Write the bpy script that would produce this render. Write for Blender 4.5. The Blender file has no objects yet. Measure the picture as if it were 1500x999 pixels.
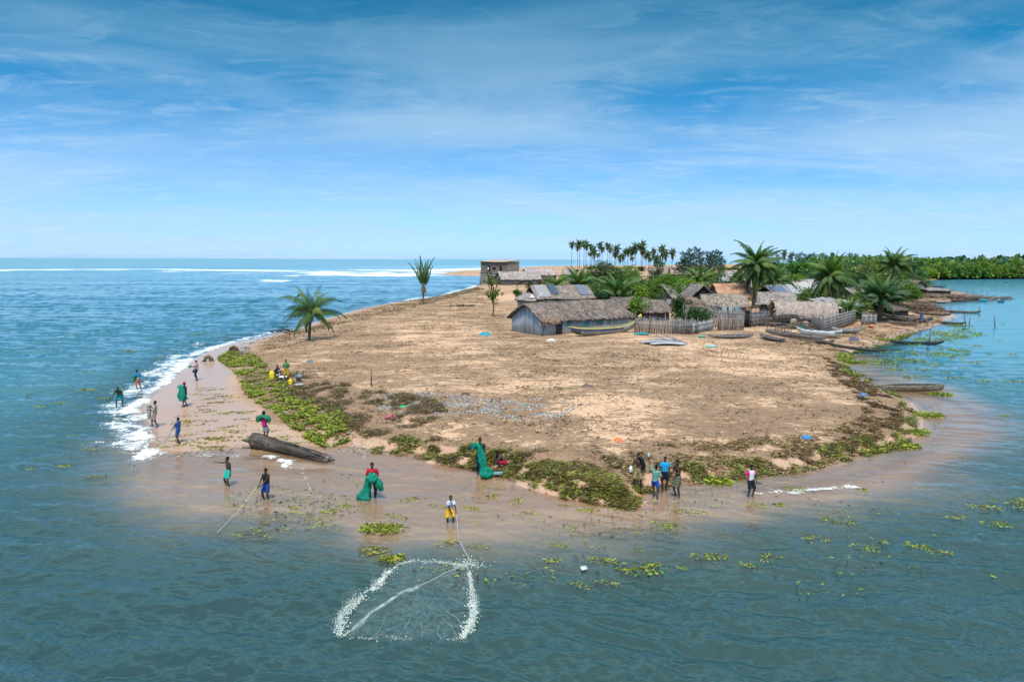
import bpy, math, random
import numpy as np
from mathutils import Vector, Matrix, noise as mnoise
R = math.radians
PI = math.pi
SC = bpy.context.scene
C = SC.collection
random.seed(7); rng = np.random.default_rng(7)

# ---- colours of the place
SKYGAIN = [(0, (.52, .84, 1.55)), (.035, (.42, .68, 1.15)), (.078, (.40, .63, .98)), (.171, (.17, .50, .74)), (.259, (.045, .44, .58)), (.337, (.015, .37, .48)), (.55, (.42, .88, .95)), (.9, (.85, .95, 1.05))]
CLOUDC = [(0, (2.8, 4.1, 5.6)), (.078, (2.4, 3.8, 5.3)), (.171, (2.0, 3.3, 4.7)), (.259, (1.05, 2.25, 3.5)), (.337, (.6, 1.7, 2.8)), (.55, (3.2, 5.6, 6.6)), (.9, (5.6, 6.4, 7.2))]
WATERCOL = (.018, .045, .038); OPENCOL = (.06, .21, .28); SILTCOL = (.34, .215, .13)
SAND_A = (.70, .465, .30); SAND_B = (.58, .365, .225); WET_A = (.50, .305, .185); WET_B = (.43, .26, .16)
DEB_A = (.215, .125, .075); DEB_B = (.31, .185, .11)

# ------------------------------------------------------------------ camera
CAMZ = 10.0; PITCH = R(6.81); ROLL = R(0.19); FPX = 1000.0
cf = np.array([0, math.cos(PITCH), -math.sin(PITCH)])
r0 = np.array([1.0, 0, 0]); u0 = np.array([0, math.sin(PITCH), math.cos(PITCH)])
cr = r0*math.cos(ROLL)+u0*math.sin(ROLL); cu = -r0*math.sin(ROLL)+u0*math.cos(ROLL)
cam_d = bpy.data.cameras.new('camera'); cam = bpy.data.objects.new('camera', cam_d); C.objects.link(cam)
cam.matrix_world = Matrix(((cr[0], cu[0], -cf[0], 0), (cr[1], cu[1], -cf[1], 0), (cr[2], cu[2], -cf[2], CAMZ), (0, 0, 0, 1)))
cam_d.sensor_width = 36; cam_d.lens = 24; cam_d.clip_start = 0.5; cam_d.clip_end = 120000
SC.camera = cam

# ------------------------------------------------------------------ sun, sky, exposure
SUN_EL, SUN_AZ = R(62), R(186)          # azimuth clockwise from +Y (the way the camera looks)
sd = bpy.data.lights.new('sun', 'SUN'); sd.energy = 2.7; sd.angle = R(14); sd.color = (1, 0.955, 0.88)
so = bpy.data.objects.new('sun', sd); C.objects.link(so)
sdir = Vector((math.sin(SUN_AZ)*math.cos(SUN_EL), math.cos(SUN_AZ)*math.cos(SUN_EL), math.sin(SUN_EL)))
so.rotation_euler = sdir.to_track_quat('Z', 'Y').to_euler(); so.location = (60, 60, 80)
SC.view_settings.view_transform = 'Standard'; SC.view_settings.look = 'None'
SC.view_settings.exposure = 0.8; SC.view_settings.gamma = 1; SC.view_settings.use_curve_mapping = False
SC.cycles.max_bounces = 6; SC.cycles.diffuse_bounces = 2; SC.cycles.glossy_bounces = 2
SC.cycles.transparent_max_bounces = 12; SC.cycles.caustics_reflective = False; SC.cycles.caustics_refractive = False
SC.cycles.use_denoising = True

class NT:
    """small node-tree writer"""
    def __init__(s, tree):
        s.t = tree; s.n = tree.nodes; s.l = tree.links; s.n.clear()
    def add(s, typ, ins=None, **kw):
        nd = s.n.new(typ)
        for k, v in kw.items(): setattr(nd, k, v)
        for k, v in (ins or {}).items():
            s.set(nd.inputs[k], v)
        return nd
    def set(s, sock, v):
        if isinstance(v, bpy.types.NodeSocket): s.l.new(v, sock)
        elif isinstance(v, bpy.types.Node): s.l.new(v.outputs[0], sock)
        else:
            if isinstance(v, (tuple, list)) and len(v) == 3 and sock.type == 'RGBA': v = (*v, 1)
            sock.default_value = v
    def math(s, op, a, b=0.0, c=0.0, clamp=False):
        nd = s.n.new('ShaderNodeMath'); nd.operation = op; nd.use_clamp = clamp
        s.set(nd.inputs[0], a); s.set(nd.inputs[1], b); s.set(nd.inputs[2], c); return nd.outputs[0]
    def mix(s, f, a, b, mode='MIX'):
        nd = s.n.new('ShaderNodeMix'); nd.data_type = 'RGBA'; nd.blend_type = mode
        s.set(nd.inputs[0], f); s.set(nd.inputs[6], a); s.set(nd.inputs[7], b); return nd.outputs[2]
    def ramp(s, f, stops, interp='LINEAR'):
        nd = s.n.new('ShaderNodeValToRGB'); nd.color_ramp.interpolation = interp
        el = nd.color_ramp.elements
        while len(el) < len(stops): el.new(0.5)
        for e, (p, c) in zip(el, stops):
            e.position = p; e.color = (c, c, c, 1) if isinstance(c, (int, float)) else (*c, 1)
        s.set(nd.inputs[0], f); return nd.outputs[0]
    def noise(s, vec, scale, detail=3, rough=0.55, dist=0.0):
        nd = s.add('ShaderNodeTexNoise', {'Scale': scale, 'Detail': detail, 'Roughness': rough, 'Distortion': dist})
        if vec is not None: s.set(nd.inputs['Vector'], vec)
        return nd.outputs[0]
    def mapping(s, vec, scale=(1, 1, 1), rot=(0, 0, 0), loc=(0, 0, 0)):
        nd = s.add('ShaderNodeMapping'); s.set(nd.inputs[0], vec)
        nd.inputs['Scale'].default_value = scale; nd.inputs['Rotation'].default_value = rot; nd.inputs['Location'].default_value = loc
        return nd.outputs[0]
    def attr(s, name):
        return s.add('ShaderNodeAttribute', attribute_name=name)

def srgb(r, g, b):
    f = lambda c: (c/255/12.92) if c/255 <= 0.04045 else ((c/255+0.055)/1.055)**2.4
    return (f(r), f(g), f(b))

world = bpy.data.worlds.new('World'); SC.world = world; world.use_nodes = True
w = NT(world.node_tree)
sky = w.add('ShaderNodeTexSky', sky_type='NISHITA', sun_disc=False)
sky.sun_elevation = SUN_EL; sky.sun_rotation = SUN_AZ; sky.air_density = 1.0; sky.dust_density = 0.6; sky.ozone_density = 2.5
tc = w.add('ShaderNodeTexCoord')
sx = w.add('ShaderNodeSeparateXYZ', {0: tc.outputs['Generated']})
el = w.math('MAXIMUM', sx.outputs[2], 0.0)
# what polarised, partly clouded air does to the clear-sky colour, by elevation
gain = w.ramp(el, SKYGAIN)
clear = w.mix(1.0, sky.outputs[0], gain, 'MULTIPLY')
# thin cloud sheets lying on a high plane: direction divided by its height
inv = w.math('DIVIDE', 1.0, w.math('ADD', el, 0.10))
cx = w.add('ShaderNodeCombineXYZ', {0: w.math('MULTIPLY', sx.outputs[0], inv), 1: w.math('MULTIPLY', sx.outputs[1], inv), 2: 0.0})
n1 = w.noise(w.mapping(cx.outputs[0], (0.42, 0.8, 1), (0, 0, R(-14)), (3.1, 1.3, 0)), 1.0, 8, 0.56, 0.5)
n2 = w.noise(w.mapping(cx.outputs[0], (2.0, 3.8, 1), (0, 0, R(12)), (5.2, 1.0, 0)), 1.3, 9, 0.66, 0.8)
n3 = w.noise(w.mapping(cx.outputs[0], (0.2, 0.35, 1), (0, 0, R(20)), (0.35, 8.6, 0)), 1.0, 2, 0.5, 0.2)
big = w.ramp(n1, [(0.34, 0.0), (0.60, 1.0)], 'EASE')
area = w.ramp(n3, [(0.34, 0.3), (0.56, 1.0)], 'EASE')
veil = w.math('MULTIPLY', big, area)
wis = w.math('MULTIPLY', w.ramp(n2, [(0.47, 0.0), (0.72, 1.0)], 'EASE'), w.math('ADD', 0.25, w.math('MULTIPLY', area, 0.6)))
cloudc = w.ramp(el, CLOUDC)
c1 = w.mix(w.math('MULTIPLY', veil, 0.88), clear, cloudc)
whitec = w.mix(1.0, cloudc, (1.3, 1.15, 1.06), 'MULTIPLY')
c2 = w.mix(w.math('MULTIPLY', wis, 0.5), c1, whitec)
bg = w.add('ShaderNodeBackground', {'Color': c2, 'Strength': 0.11})
w.add('ShaderNodeOutputWorld', {'Surface': bg.outputs[0]})

# ------------------------------------------------------------------ geometry of the place
def raydir(px, py):
    a = np.asarray(px, float); b = np.asarray(py, float)
    return cf+np.multiply.outer((a-750)/FPX, cr)+np.multiply.outer((499.5-b)/FPX, cu)
def P(px, py, z=0.0):
    d = raydir(px, py); t = (z-CAMZ)/d[..., 2]
    return d[..., :2]*t[..., None]
def hashn(ix, iy, seed):
    n = (ix.astype(np.int64)*374761393+iy.astype(np.int64)*668265263+seed*974634777) & 0x7fffffff
    n = ((n ^ (n >> 13))*1274126177) & 0x7fffffff
    return ((n ^ (n >> 16)) & 0xffff)/65535.0
def vnoise(x, y, seed=0):
    x = np.asarray(x, float); y = np.asarray(y, float)
    ix = np.floor(x); iy = np.floor(y); fx = x-ix; fy = y-iy
    fx = fx*fx*(3-2*fx); fy = fy*fy*(3-2*fy)
    a = hashn(ix, iy, seed); b = hashn(ix+1, iy, seed); c = hashn(ix, iy+1, seed); d = hashn(ix+1, iy+1, seed)
    return (a*(1-fx)+b*fx)*(1-fy)+(c*(1-fx)+d*fx)*fy
def fbm(x, y, seed=0, o=4):
    s = 0; a = 1; t = 0
    for i in range(o):
        s = s+a*vnoise(np.asarray(x)*2**i+i*17.3, np.asarray(y)*2**i-i*9.1, seed+i); t += a; a *= .5
    return s/t
def sstep(a, b, x):
    t = np.clip((x-a)/(b-a), 0, 1); return t*t*(3-2*t)
def seg_dist(x, y, pts, vals=None, closed=False):
    """distance to a polyline and the values carried by its vertices at the nearest point"""
    pts = np.asarray(pts, float); n = len(pts)
    best = np.full(x.shape, 1e9); out = None if vals is None else np.zeros(x.shape+(np.shape(vals)[1],))
    for i in range(n if closed else n-1):
        a = pts[i]; b = pts[(i+1) % n]; d = b-a; L = max((d*d).sum(), 1e-9)
        t = np.clip(((x-a[0])*d[0]+(y-a[1])*d[1])/L, 0, 1)
        q = np.hypot(x-a[0]-t*d[0], y-a[1]-t*d[1]); m = q < best
        best = np.where(m, q, best)
        if vals is not None:
            va = np.asarray(vals[i], float); vb = np.asarray(vals[(i+1) % n], float)
            v = va+(vb-va)*t[..., None]; out[m] = v[m]
    return best if vals is None else (best, out)
def inside(x, y, pts):
    r = np.zeros(x.shape, bool); n = len(pts)
    for i in range(n):
        x1, y1 = pts[i]; x2, y2 = pts[(i+1) % n]
        if y1 == y2: continue
        c = ((y1 > y) != (y2 > y)) & (x < (x2-x1)*(y-y1)/(y2-y1)+x1); r ^= c
    return r

SHALPX = [(205,655),(212,700),(235,730),(300,750),(400,762),(500,770),(600,780),(700,792),(800,786),(900,782),(1000,772),(1100,752),(1200,728),(1300,705),(1385,670),(1430,630),(1425,595),(1385,572),(1320,556),(1270,540),(1240,520),(1000,560),(600,560),(300,600)]
# the waterline round the spit: photo x, y, beach width, width of the shallows
SHORE = [(1500,386,30,20),(1240,386.3,30,20),(1100,387.6,30,20),(1000,389.2,30,15),(900,390.4,30,12),(830,391,30,10),(760,392,25,10),(700,396.5,12,8),(655,398.5,6,8),(638,401.5,4,6),
 (660,404.3,4,6),(700,405.2,4,5),(722,407,3,4),(716,412,2,3),(703,418,2,2),(688,422,2,2),(655,431,2,2),(640,434.5,2,2),(610,439,2,2),(570,444.5,2,1.6),(530,452,2,1.6),(500,460,2,1.6),(460,471.5,2,1.5),(430,482,2.5,1.5),
 (385,493,3,1.2),(345,502,4,1),(312,510,5,.9),(275,530,6,.8),(246,553,6,.8),(222,573,6.5,.7),(207,585,7,.6),(192,602,7,.6),(212,614,7,.6),(222,632,7,.7),(221,648,6,.8),(230,660,4,3),
 (262,664,4,6),(310,660,5,8),(365,655,5,9),(420,650,3.5,9),(478,655,2.5,9),(505,652,2,9.5),(548,657,.8,10),(600,661,.7,10),(650,668,.7,10),(690,673,.7,9),(730,686,.7,8.5),(775,704,.5,7),(850,728,.4,4.4),
 (905,737,.4,3.4),(932,733,.5,3.6),(950,712,.7,5),(990,706,.8,5.5),(1060,697,.8,5.5),(1120,692,.9,5),(1180,683,1,4),(1240,669,1,4),(1290,658,1,4),(1332,650,1,4),(1350,632,1,4.5),(1352,610,1,4.5),(1335,590,1,4.5),
 (1300,575,1,4.5),(1262,560,1,4),(1243,545,1,4),(1238,530,1,4),(1250,517,1,3.5),(1290,505,1,2.5),(1325,494,1.5,2),(1345,485,1.5,2),(1372,477,1.5,2),(1385,470,1.5,2),(1405,464,1.5,2),(1385,456,1.5,2),(1360,450,1.5,2),
 (1368,444,1.5,2),(1400,441,1.5,2),(1450,437.5,1.5,2),(1418,431,1.5,2),(1385,425,1.5,2),(1352,418,2,2),(1345,411,2,2),(1385,409.6,3,3),(1430,409,3,3),(1500,408.4,3,3),(1620,408,3,3),(1900,409,3,3)]
Wxy = P([s[0] for s in SHORE], [s[1] for s in SHORE]); Wv = [list(s[2:]) for s in SHORE]
Wxy = np.vstack([Wxy, [[1500, 600], [9000, 900], [9000, 9000], [5000, 6000]]]); Wv += [[3, 3], [30, 20], [30, 20], [30, 20]]
BAR = P([1120,1180,1250,1330,1385,1412,1408,1375,1330], [722,716,703,684,655,628,600,585,572])
SHAL = P([p[0] for p in SHALPX], [p[1] for p in SHALPX])
def wobble(x, y):
    r = np.hypot(x, y); a = np.clip(r/150, .25, 3)
    return x+a*(fbm(x/3, y/3, 3, 3)-.5)*1.1, y+a*(fbm(x/3, y/3, 9, 3)-.5)*1.1
HEAPS = [(*P(852, 712, .3), 3.4, .95, R(-28), .17), (*P(800, 668, .5), 2.6, .8, R(-10), .22), (*P(690, 662, .5), 2.4, .7, R(0), .25), (*P(455, 610, .5), 4.5, 1.0, R(-30), .12), (*P(380, 570, .5), 3.5, 1.2, R(-50), .12)]   # x, y, rx, ry, angle, height : weed piles, hulks of sand
def fields(x, y):
    """signed distance to the waterline (+ inland), ground height, wetness"""
    x = np.asarray(x, float); y = np.asarray(y, float)
    xw, yw = wobble(x, y)
    d, v = seg_dist(xw, yw, Wxy, Wv, True); ins = inside(xw, yw, Wxy)
    s = np.where(ins, d, -d); bw = v[..., 0]; sw = v[..., 1]
    land = .26*sstep(0, 1, s/bw)+.04*np.clip(s/bw, 0, 1)+.75*(1-np.exp(-np.maximum(s-bw, 0)/7))
    land = land+np.maximum(s-bw, 0).clip(0, 3)/3*((fbm(x/4.5, y/4.5, 21, 4)-.5)*.40+(fbm(x/1.1, y/1.1, 5, 2)-.5)*.05)
    land = land+1.2*sstep(250, 700, np.hypot(x, y))*sstep(0, 40, s)
    xs, ys = x+2.0*(fbm(x/4, y/4, 13, 3)-.5)*2, y+1.6*(fbm(x/4, y/4, 15, 3)-.5)*2
    dS = seg_dist(xs, ys, SHAL, closed=True); iS = inside(xs, ys, SHAL)
    sea = -np.where(iS, .36*(d/(d+dS+1e-6))**1.1, np.minimum(.36+.22*dS, .45*d)).clip(0, 3.2)
    if True:
        bd = seg_dist(x, y, BAR)
        sea = np.maximum(sea, np.where(s < 0, -.07-.12*bd**1.6, -9))
        sea = np.where((s < -.6) & (bd > .9) & (bd < 4) & (sea > -.2), np.minimum(sea, -.2), sea)
    h = np.where(s > 0, land, sea)
    for hx, hy, rx, ry, an, hh in HEAPS:
        u = (x-hx)*math.cos(an)+(y-hy)*math.sin(an); vv = -(x-hx)*math.sin(an)+(y-hy)*math.cos(an)
        e = np.clip(1-(u/rx)**2-(vv/ry)**2, 0, 1)
        h = h+hh*e**.8*(.7+.6*fbm(x*1.6, y*1.6, 31, 3))
    wet = 1-sstep(.75, 1.1, s/bw)
    return s, h, wet
def shallow(x, y):
    xs, ys = x+2.0*(fbm(x/4, y/4, 13, 3)-.5)*2, y+1.6*(fbm(x/4, y/4, 15, 3)-.5)*2
    return np.where(inside(xs, ys, SHAL), 0, seg_dist(xs, ys, SHAL, closed=True))
def H(x, y): return fields(x, y)[1]
def G(px, py):
    """the point of the ground seen at a pixel"""
    px = np.asarray(px, float); py = np.asarray(py, float); z = np.full(px.shape, .8)
    for i in range(7):
        p = P(px, py, z); z = .5*z+.5*np.maximum(H(p[..., 0], p[..., 1]), -.02)
    p = P(px, py, z); return np.concatenate([p, np.maximum(H(p[..., 0], p[..., 1]), -.5)[..., None]], -1)
def Zat(p, py):
    """height above the datum at which a vertical through p meets pixel row py"""
    px = 750.0
    for i in range(4):
        d = raydir(px, py); t = p[1]/d[1]; px += (p[0]-d[0]*t)/t*FPX*.98
    d = raydir(px, py); return CAMZ+d[2]*p[1]/d[1]

# ------------------------------------------------------------------ meshes
def mk_mesh(name, V, loops, sizes, cols=None, smooth=False, attrs=None):
    me = bpy.data.meshes.new(name); V = np.asarray(V, np.float32)
    me.vertices.add(len(V)); me.vertices.foreach_set('co', V.ravel())
    me.loops.add(len(loops)); me.loops.foreach_set('vertex_index', np.asarray(loops, np.int32))
    st = np.concatenate([[0], np.cumsum(sizes)[:-1]]).astype(np.int32)
    me.polygons.add(len(sizes)); me.polygons.foreach_set('loop_start', st)
    if smooth: me.polygons.foreach_set('use_smooth', np.ones(len(sizes), bool))
    me.update(calc_edges=True); me.validate(clean_customdata=False)
    if cols is not None and len(me.polygons) == len(sizes):
        at = me.attributes.new('Col', 'FLOAT_COLOR', 'FACE'); c = np.ones((len(sizes), 4), np.float32); c[:, :3] = cols
        at.data.foreach_set('color', c.ravel())
    for k, a in (attrs or {}).items():
        at = me.attributes.new(k, 'FLOAT', 'POINT'); at.data.foreach_set('value', np.asarray(a, np.float32).ravel())
    return me
def polar(rs, ths):
    rr, tt = np.meshgrid(rs, ths, indexing='ij'); X = rr*np.sin(tt); Y = rr*np.cos(tt)
    nr, nt = rr.shape; i = np.arange(nr-1)[:, None]*nt+np.arange(nt-1)[None]
    Q = np.stack([i, i+1, i+nt+1, i+nt], -1).reshape(-1, 4)
    return X.ravel(), Y.ravel(), Q
def tag(o, label=None, cat=None, group=None, kind=None):
    if label: o['label'] = label
    if cat: o['category'] = cat
    if group: o['group'] = group
    if kind: o['kind'] = kind
    return o
def link(name, me, mats, parent=None, loc=None, rz=None):
    o = bpy.data.objects.new(name, me); C.objects.link(o)
    for m in (mats if isinstance(mats, (list, tuple)) else [mats]): me.materials.append(m)
    if parent is not None: o.parent = parent
    if loc is not None: o.location = tuple(float(v) for v in loc)
    if rz is not None: o.rotation_euler = (0, 0, rz)
    return o
def newmat(name):
    m = bpy.data.materials.new(name); m.use_nodes = True; return m, NT(m.node_tree)

TH = np.concatenate([np.linspace(-PI, -R(58), 30)[:-1], np.linspace(-R(58), R(58), 1000), np.linspace(R(58), PI, 30)[1:]])
THG = np.concatenate([np.linspace(-PI, -R(46), 30)[:-1], np.linspace(-R(46), R(50), 760), np.linspace(R(50), PI, 30)[1:]])

# ---- foam on the sea: polylines in photo pixels, half width in metres, strength
NETRIM = [([(497,935),(503,905),(528,880),(552,862),(568,842),(585,829),(605,824)],.10,.6),([(605,824),(640,826),(668,829),(686,836)],.06,.45),([(686,836),(690,862),(692,885)],.07,.5),([(692,885),(694,900),(688,920),(678,937)],.14,.8),([(678,937),(640,944),(580,938),(497,935)],.05,.3)]
FOAM = [([(12,397),(60,396.5),(150,397.5),(250,397),(372,397.5)],55,1.5),([(120,396),(200,396),(262,398)],48,1.4),([(388,411.5),(398,412),(410,412)],6,1.2),([(360,400.5),(392,400),(440,398.5),(500,402)],24,1.15),
 ([(436,405),(470,402.5),(520,403),(560,405),(625,404)],18,1.2),([(500,397.5),(560,396.5),(620,397),(705,395)],48,1.4),([(540,401),(590,402.5),(640,400)],18,1.2),([(470,399),(520,400),(560,399.5)],18,1.1),([(700,395.5),(760,391)],30,.7),([(320,432),(345,433)],4,.45),([(325,411),(350,412)],7,.35),
 ([(410,429),(425,430)],3.5,.9),([(566,445.5),(585,442),(612,438.5),(650,432)],2.6,1),([(650,432),(684,423),(703,418)],2.2,1),([(700,405.5),(720,407.5)],3,.6),([(430,483),(380,495),(330,505)],.8,.8),([(520,455),(470,470),(430,482)],.35,.6),
 ([(405,486),(350,498),(308,511),(280,522),(262,538),(243,556),(222,575),(203,588),(186,602)],1.5,1),([(262,520),(235,540),(212,560),(188,580),(168,600)],1.5,.78),([(300,500),(262,515),(240,532)],1.2,.5),
 ([(180,600),(196,614),(208,628),(214,645),(219,668)],1.1,1.05),([(158,595),(170,618),(188,640),(206,660)],1.4,.78),([(212,655),(222,672)],.5,1),([(225,662),(290,668),(330,668),(375,662)],.7,.48),
 ([(395,668),(412,676),(428,684),(441,686)],.55,1.0),([(436,684),(446,696),(455,720)],.12,.7),([(478,672),(482,662),(500,660),(526,658),(535,665),(533,672)],.10,.8),
 ([(1090,724),(1120,721),(1165,720),(1205,716),(1250,712)],.38,.85),([(1100,728),(1150,728)],.3,.5),([(930,732),(985,735),(1030,730)],.15,.5),([(560,560),(560,560)],.01,0)]
LACE = [([(250,655),(300,662),(360,658)],1.2,.35),([(885,760),(940,768),(1000,762)],.35,.35)]
def foam_field(x, y):
    f = np.zeros(x.shape)
    for pts, hw, st in FOAM+LACE+NETRIM:
        q = P([p[0] for p in pts], [p[1] for p in pts]); m = np.hypot(x, y)
        lo = q.min(0)-hw*3; hi = q.max(0)+hw*3
        k = (x > lo[0]) & (x < hi[0]) & (y > lo[1]) & (y < hi[1])
        if not k.any(): continue
        d = seg_dist(x[k], y[k], q); n = fbm(x[k]/hw*.7, y[k]/hw*.7, 41, 4)
        v = st*.82*np.clip(1.15-d/hw*.8-(n-.35)*1.6, 0, 1); f[k] = np.maximum(f[k], v)
    return f

# ---- water
rs = np.concatenate([np.linspace(1, 10, 6)[:-1], np.geomspace(10, 70, 560)[:-1], np.geomspace(70, 900, 330)[:-1], np.geomspace(900, 60000, 60)])
X, Y, Q = polar(rs, TH)
s, h, wet = fields(X, Y)
depth = np.where(s < 0, -h, 0.0); r = np.hypot(X, Y)
amp = (.22+.78*sstep(.25, 1.6, depth))*sstep(-.02, .12, depth)
right = sstep(8, 40, X-(Y-30)*.35)*sstep(35, 90, Y)        # the river side is calmer
amp = amp*(1-.72*right)
Z = np.zeros_like(X); wr = np.random.default_rng(3)
gx = X+1.2*(fbm(X/5, Y/5, 50, 2)-.5); gy = Y+1.2*(fbm(X/5, Y/5, 60, 2)-.5)
patch = .8+.4*fbm(X/7, Y/11, 70, 3)
for i in range(60):
    lam = .34*(6.5/.34)**(wr.random()**2.1); an = R(82)+wr.normal()*.38; k = 2*PI/lam
    a = .0105*lam**.95*(.6 if lam > 3 else 1); a = a*sstep(1.0, 3.2, lam/(r*.0042+.02))      # only what the mesh can hold
    ph = k*(gx*math.cos(an)+gy*math.sin(an))+wr.random()*6.28
    Z += a*(np.sin(ph)+.22*np.sin(2*ph+.6))
Z *= amp*patch*1.0
for _ in range(4):                                         # no facet steeper than real chop
    Zg = Z.reshape(len(rs), len(TH)); gr = np.gradient(Zg, rs, axis=0); gt = np.gradient(Zg, TH, axis=1)/rs[:, None]
    f_ = np.minimum(1, .40/np.maximum(np.hypot(gr, gt), 1e-6))
    for _k in range(3): f_ = np.minimum(f_, np.minimum(np.roll(f_, 1, 0), np.roll(f_, -1, 0))*.5+.5*f_); f_ = np.minimum(f_, np.minimum(np.roll(f_, 1, 1), np.roll(f_, -1, 1))*.5+.5*f_)
    Z = (Zg*f_).ravel()
sea = sstep(70, 200, r)*sstep(0, -40, X-Y*.12)
swell = np.sin((Y+X*.10)*.16+2.2*fbm(X/60, Y/60, 80, 2)*4)*.22*sea
Z += swell
foam = foam_field(X, Y)
for pts, hw, st in FOAM[:11]:                              # the breakers stand up as ridges
    q = P([p[0] for p in pts], [p[1] for p in pts]); d = seg_dist(X, Y, q)
    Z += .55*np.exp(-(d/(hw*.6))**2)*(hw/30)**.5
Z += .035*np.clip(foam, 0, 1)*(r < 120)*(fbm(X*4, Y*4, 77, 2))
Z *= np.where(r > 2500, 0, 1)
silt = np.exp(-shallow(X, Y)/1.6)*(.75+.5*fbm(X/3, Y/3, 91, 3)); silt = np.clip(silt, 0, 1)*np.clip(1.1-depth*.5, .3, 1)
calm = np.clip(right+.75*sstep(35, 120, r), 0, 1.2)
opens = np.clip(.5*sstep(28, 75, r)*sstep(0, 8, -s)+.65*sstep(60, 400, -s)*sstep(20, -60, X-Y*.1)+.55*right*sstep(40, 110, r), 0, 1)  # river-side term lightens the water colour to stand for reflected pale sky
wme = mk_mesh('water', np.stack([X, Y, Z], 1), Q.ravel(), np.full(len(Q), 4), smooth=True, attrs={'depth': depth, 'foam': foam, 'silt': silt, 'calm': calm, 'open': opens})
m, t = newmat('water')
tcw = t.add('ShaderNodeTexCoord').outputs['Object']
geo = t.add('ShaderNodeNewGeometry')
nA = t.noise(t.mapping(tcw, (1.0, 2.6, 1), (0, 0, R(-8))), 2.1, 3, .55, .3)
nB = t.noise(t.mapping(tcw, (1, 2.2, 1), (0, 0, R(10))), 7.0, 2, .5, .2)
nC = t.noise(t.mapping(tcw, (1, 3.0, 1), (0, 0, R(-5))), .35, 2, .5, .3)
nsum = t.math('ADD', t.math('MULTIPLY', nA, .032), t.math('ADD', t.math('MULTIPLY', nB, .011), t.math('MULTIPLY', nC, .05)))
dep = t.attr('depth').outputs['Fac']; fo = t.attr('foam').outputs['Fac']; si = t.attr('silt').outputs['Fac']; ca = t.attr('calm').outputs['Fac']
bst = t.math('MULTIPLY', t.math('ADD', .30, t.math('MULTIPLY', t.math('MINIMUM', dep, .8), .75)), t.math('SUBTRACT', 1.0, t.math('MULTIPLY', ca, .62)))
bump = t.add('ShaderNodeBump', {'Strength': bst, 'Distance': 1.0, 'Height': nsum})
op = t.attr('open').outputs['Fac']
murk = t.mix(si, t.mix(op, WATERCOL, OPENCOL), SILTCOL)
wind = t.noise(t.mapping(tcw, (.02, .09, 1)), 1.0, 4, .6, .4)
murk = t.mix(t.ramp(wind, [(.4, 0), (.65, .4)]), murk, t.mix(1.0, murk, (1.2, 1.25, 1.3), 'MULTIPLY'))
alpha = t.math('SUBTRACT', 1.0, t.math('EXPONENT', t.math('MULTIPLY', dep, -4.2)))
dif = t.add('ShaderNodeBsdfDiffuse', {'Color': murk, 'Normal': bump})
tra = t.add('ShaderNodeBsdfTransparent')
body = t.add('ShaderNodeMixShader', {0: alpha, 1: tra, 2: dif})
fr = t.add('ShaderNodeFresnel', {'IOR': 1.75, 'Normal': bump})
gl = t.add('ShaderNodeBsdfGlossy', {'Color': (.86, 1, .99), 'Roughness': .08, 'Normal': bump})
wsh = t.add('ShaderNodeMixShader', {0: t.math('MULTIPLY', t.math('MULTIPLY', fr, t.ramp(dep, [(0, .8), (.3, 1.0)])), t.math('SUBTRACT', 1.0, t.math('MULTIPLY', t.math('MAXIMUM', t.math('SUBTRACT', op, .55), 0.0), .9)), clamp=True), 1: body, 2: gl})
fb = t.noise(t.mapping(tcw, (1, 1.2, 1)), 1.3, 8, .74, .9); fb2 = t.noise(tcw, 9, 3, .6, .4)
fmask = t.math('ADD', t.math('MULTIPLY', fb, .65), t.math('MULTIPLY', fb2, .35))
fm = t.math('MULTIPLY', t.math('SUBTRACT', fo, t.math('MULTIPLY', t.math('SUBTRACT', fmask, .36), 3.4, clamp=True)), 3.2, clamp=True)
fm = t.math('MULTIPLY', fm, t.math('GREATER_THAN', fo, .02))
fdf = t.add('ShaderNodeBsdfDiffuse', {'Color': (.80, .82, .82), 'Normal': t.add('ShaderNodeBump', {'Strength': .6, 'Distance': .1, 'Height': fb2})})
out = t.add('ShaderNodeMixShader', {0: t.math('MULTIPLY', fm, .88), 1: wsh, 2: fdf})
t.add('ShaderNodeOutputMaterial', {0: out})
tag(link('water', wme, m), kind='structure')

# ---- traced areas of the ground (photo pixels)
def poly(pts, z=.6): return P([p[0] for p in pts], [p[1] for p in pts], z)
GREENBANK = poly([(322,516),(345,540),(362,575),(400,602),(440,628),(478,643),(520,632),(505,608),(455,588),(420,570),(400,545),(372,520),(345,510)])
DRYBAND = poly([(395,555),(430,552),(470,565),(540,580),(620,596),(640,612),(590,622),(520,628),(500,606),(450,588),(410,570)])
FRONTBAND = poly([(545,640),(600,640),(650,648),(700,650),(760,668),(830,668),(900,676),(960,672),(1040,682),(1120,676),(1180,660),(1250,640),(1310,620),(1318,590),(1275,560),(1240,540),(1215,520),(1265,540),(1330,585),(1345,620),(1330,655),(1240,672),(1130,700),(1050,704),(960,712),(930,738),(850,732),(770,706),(690,678),(600,664),(545,662)], .2)
LITTER = poly([(545,585),(600,580),(700,592),(790,590),(860,600),(800,625),(700,620),(640,612),(560,605)])
SANDY = [poly(p) for p in ([(560,640),(640,628),(760,640),(830,652),(900,650),(930,672),(800,668),(700,650),(600,640)],[(760,600),(880,580),(1000,590),(960,640),(880,650),(840,618)],[(720,545),(880,560),(850,590),(740,575)],
         [(470,610),(560,600),(640,618),(560,640),(500,640)],[(930,500),(1100,505),(1200,540),(1150,560),(980,540)],[(560,470),(700,480),(720,520),(600,525)],[(700,436),(760,430),(780,440),(720,445)])]
rs = np.concatenate([np.linspace(1, 18, 5)[:-1], np.geomspace(18, 60, 250)[:-1], np.geomspace(60, 260, 260)[:-1], np.geomspace(260, 60000, 90)])
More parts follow.
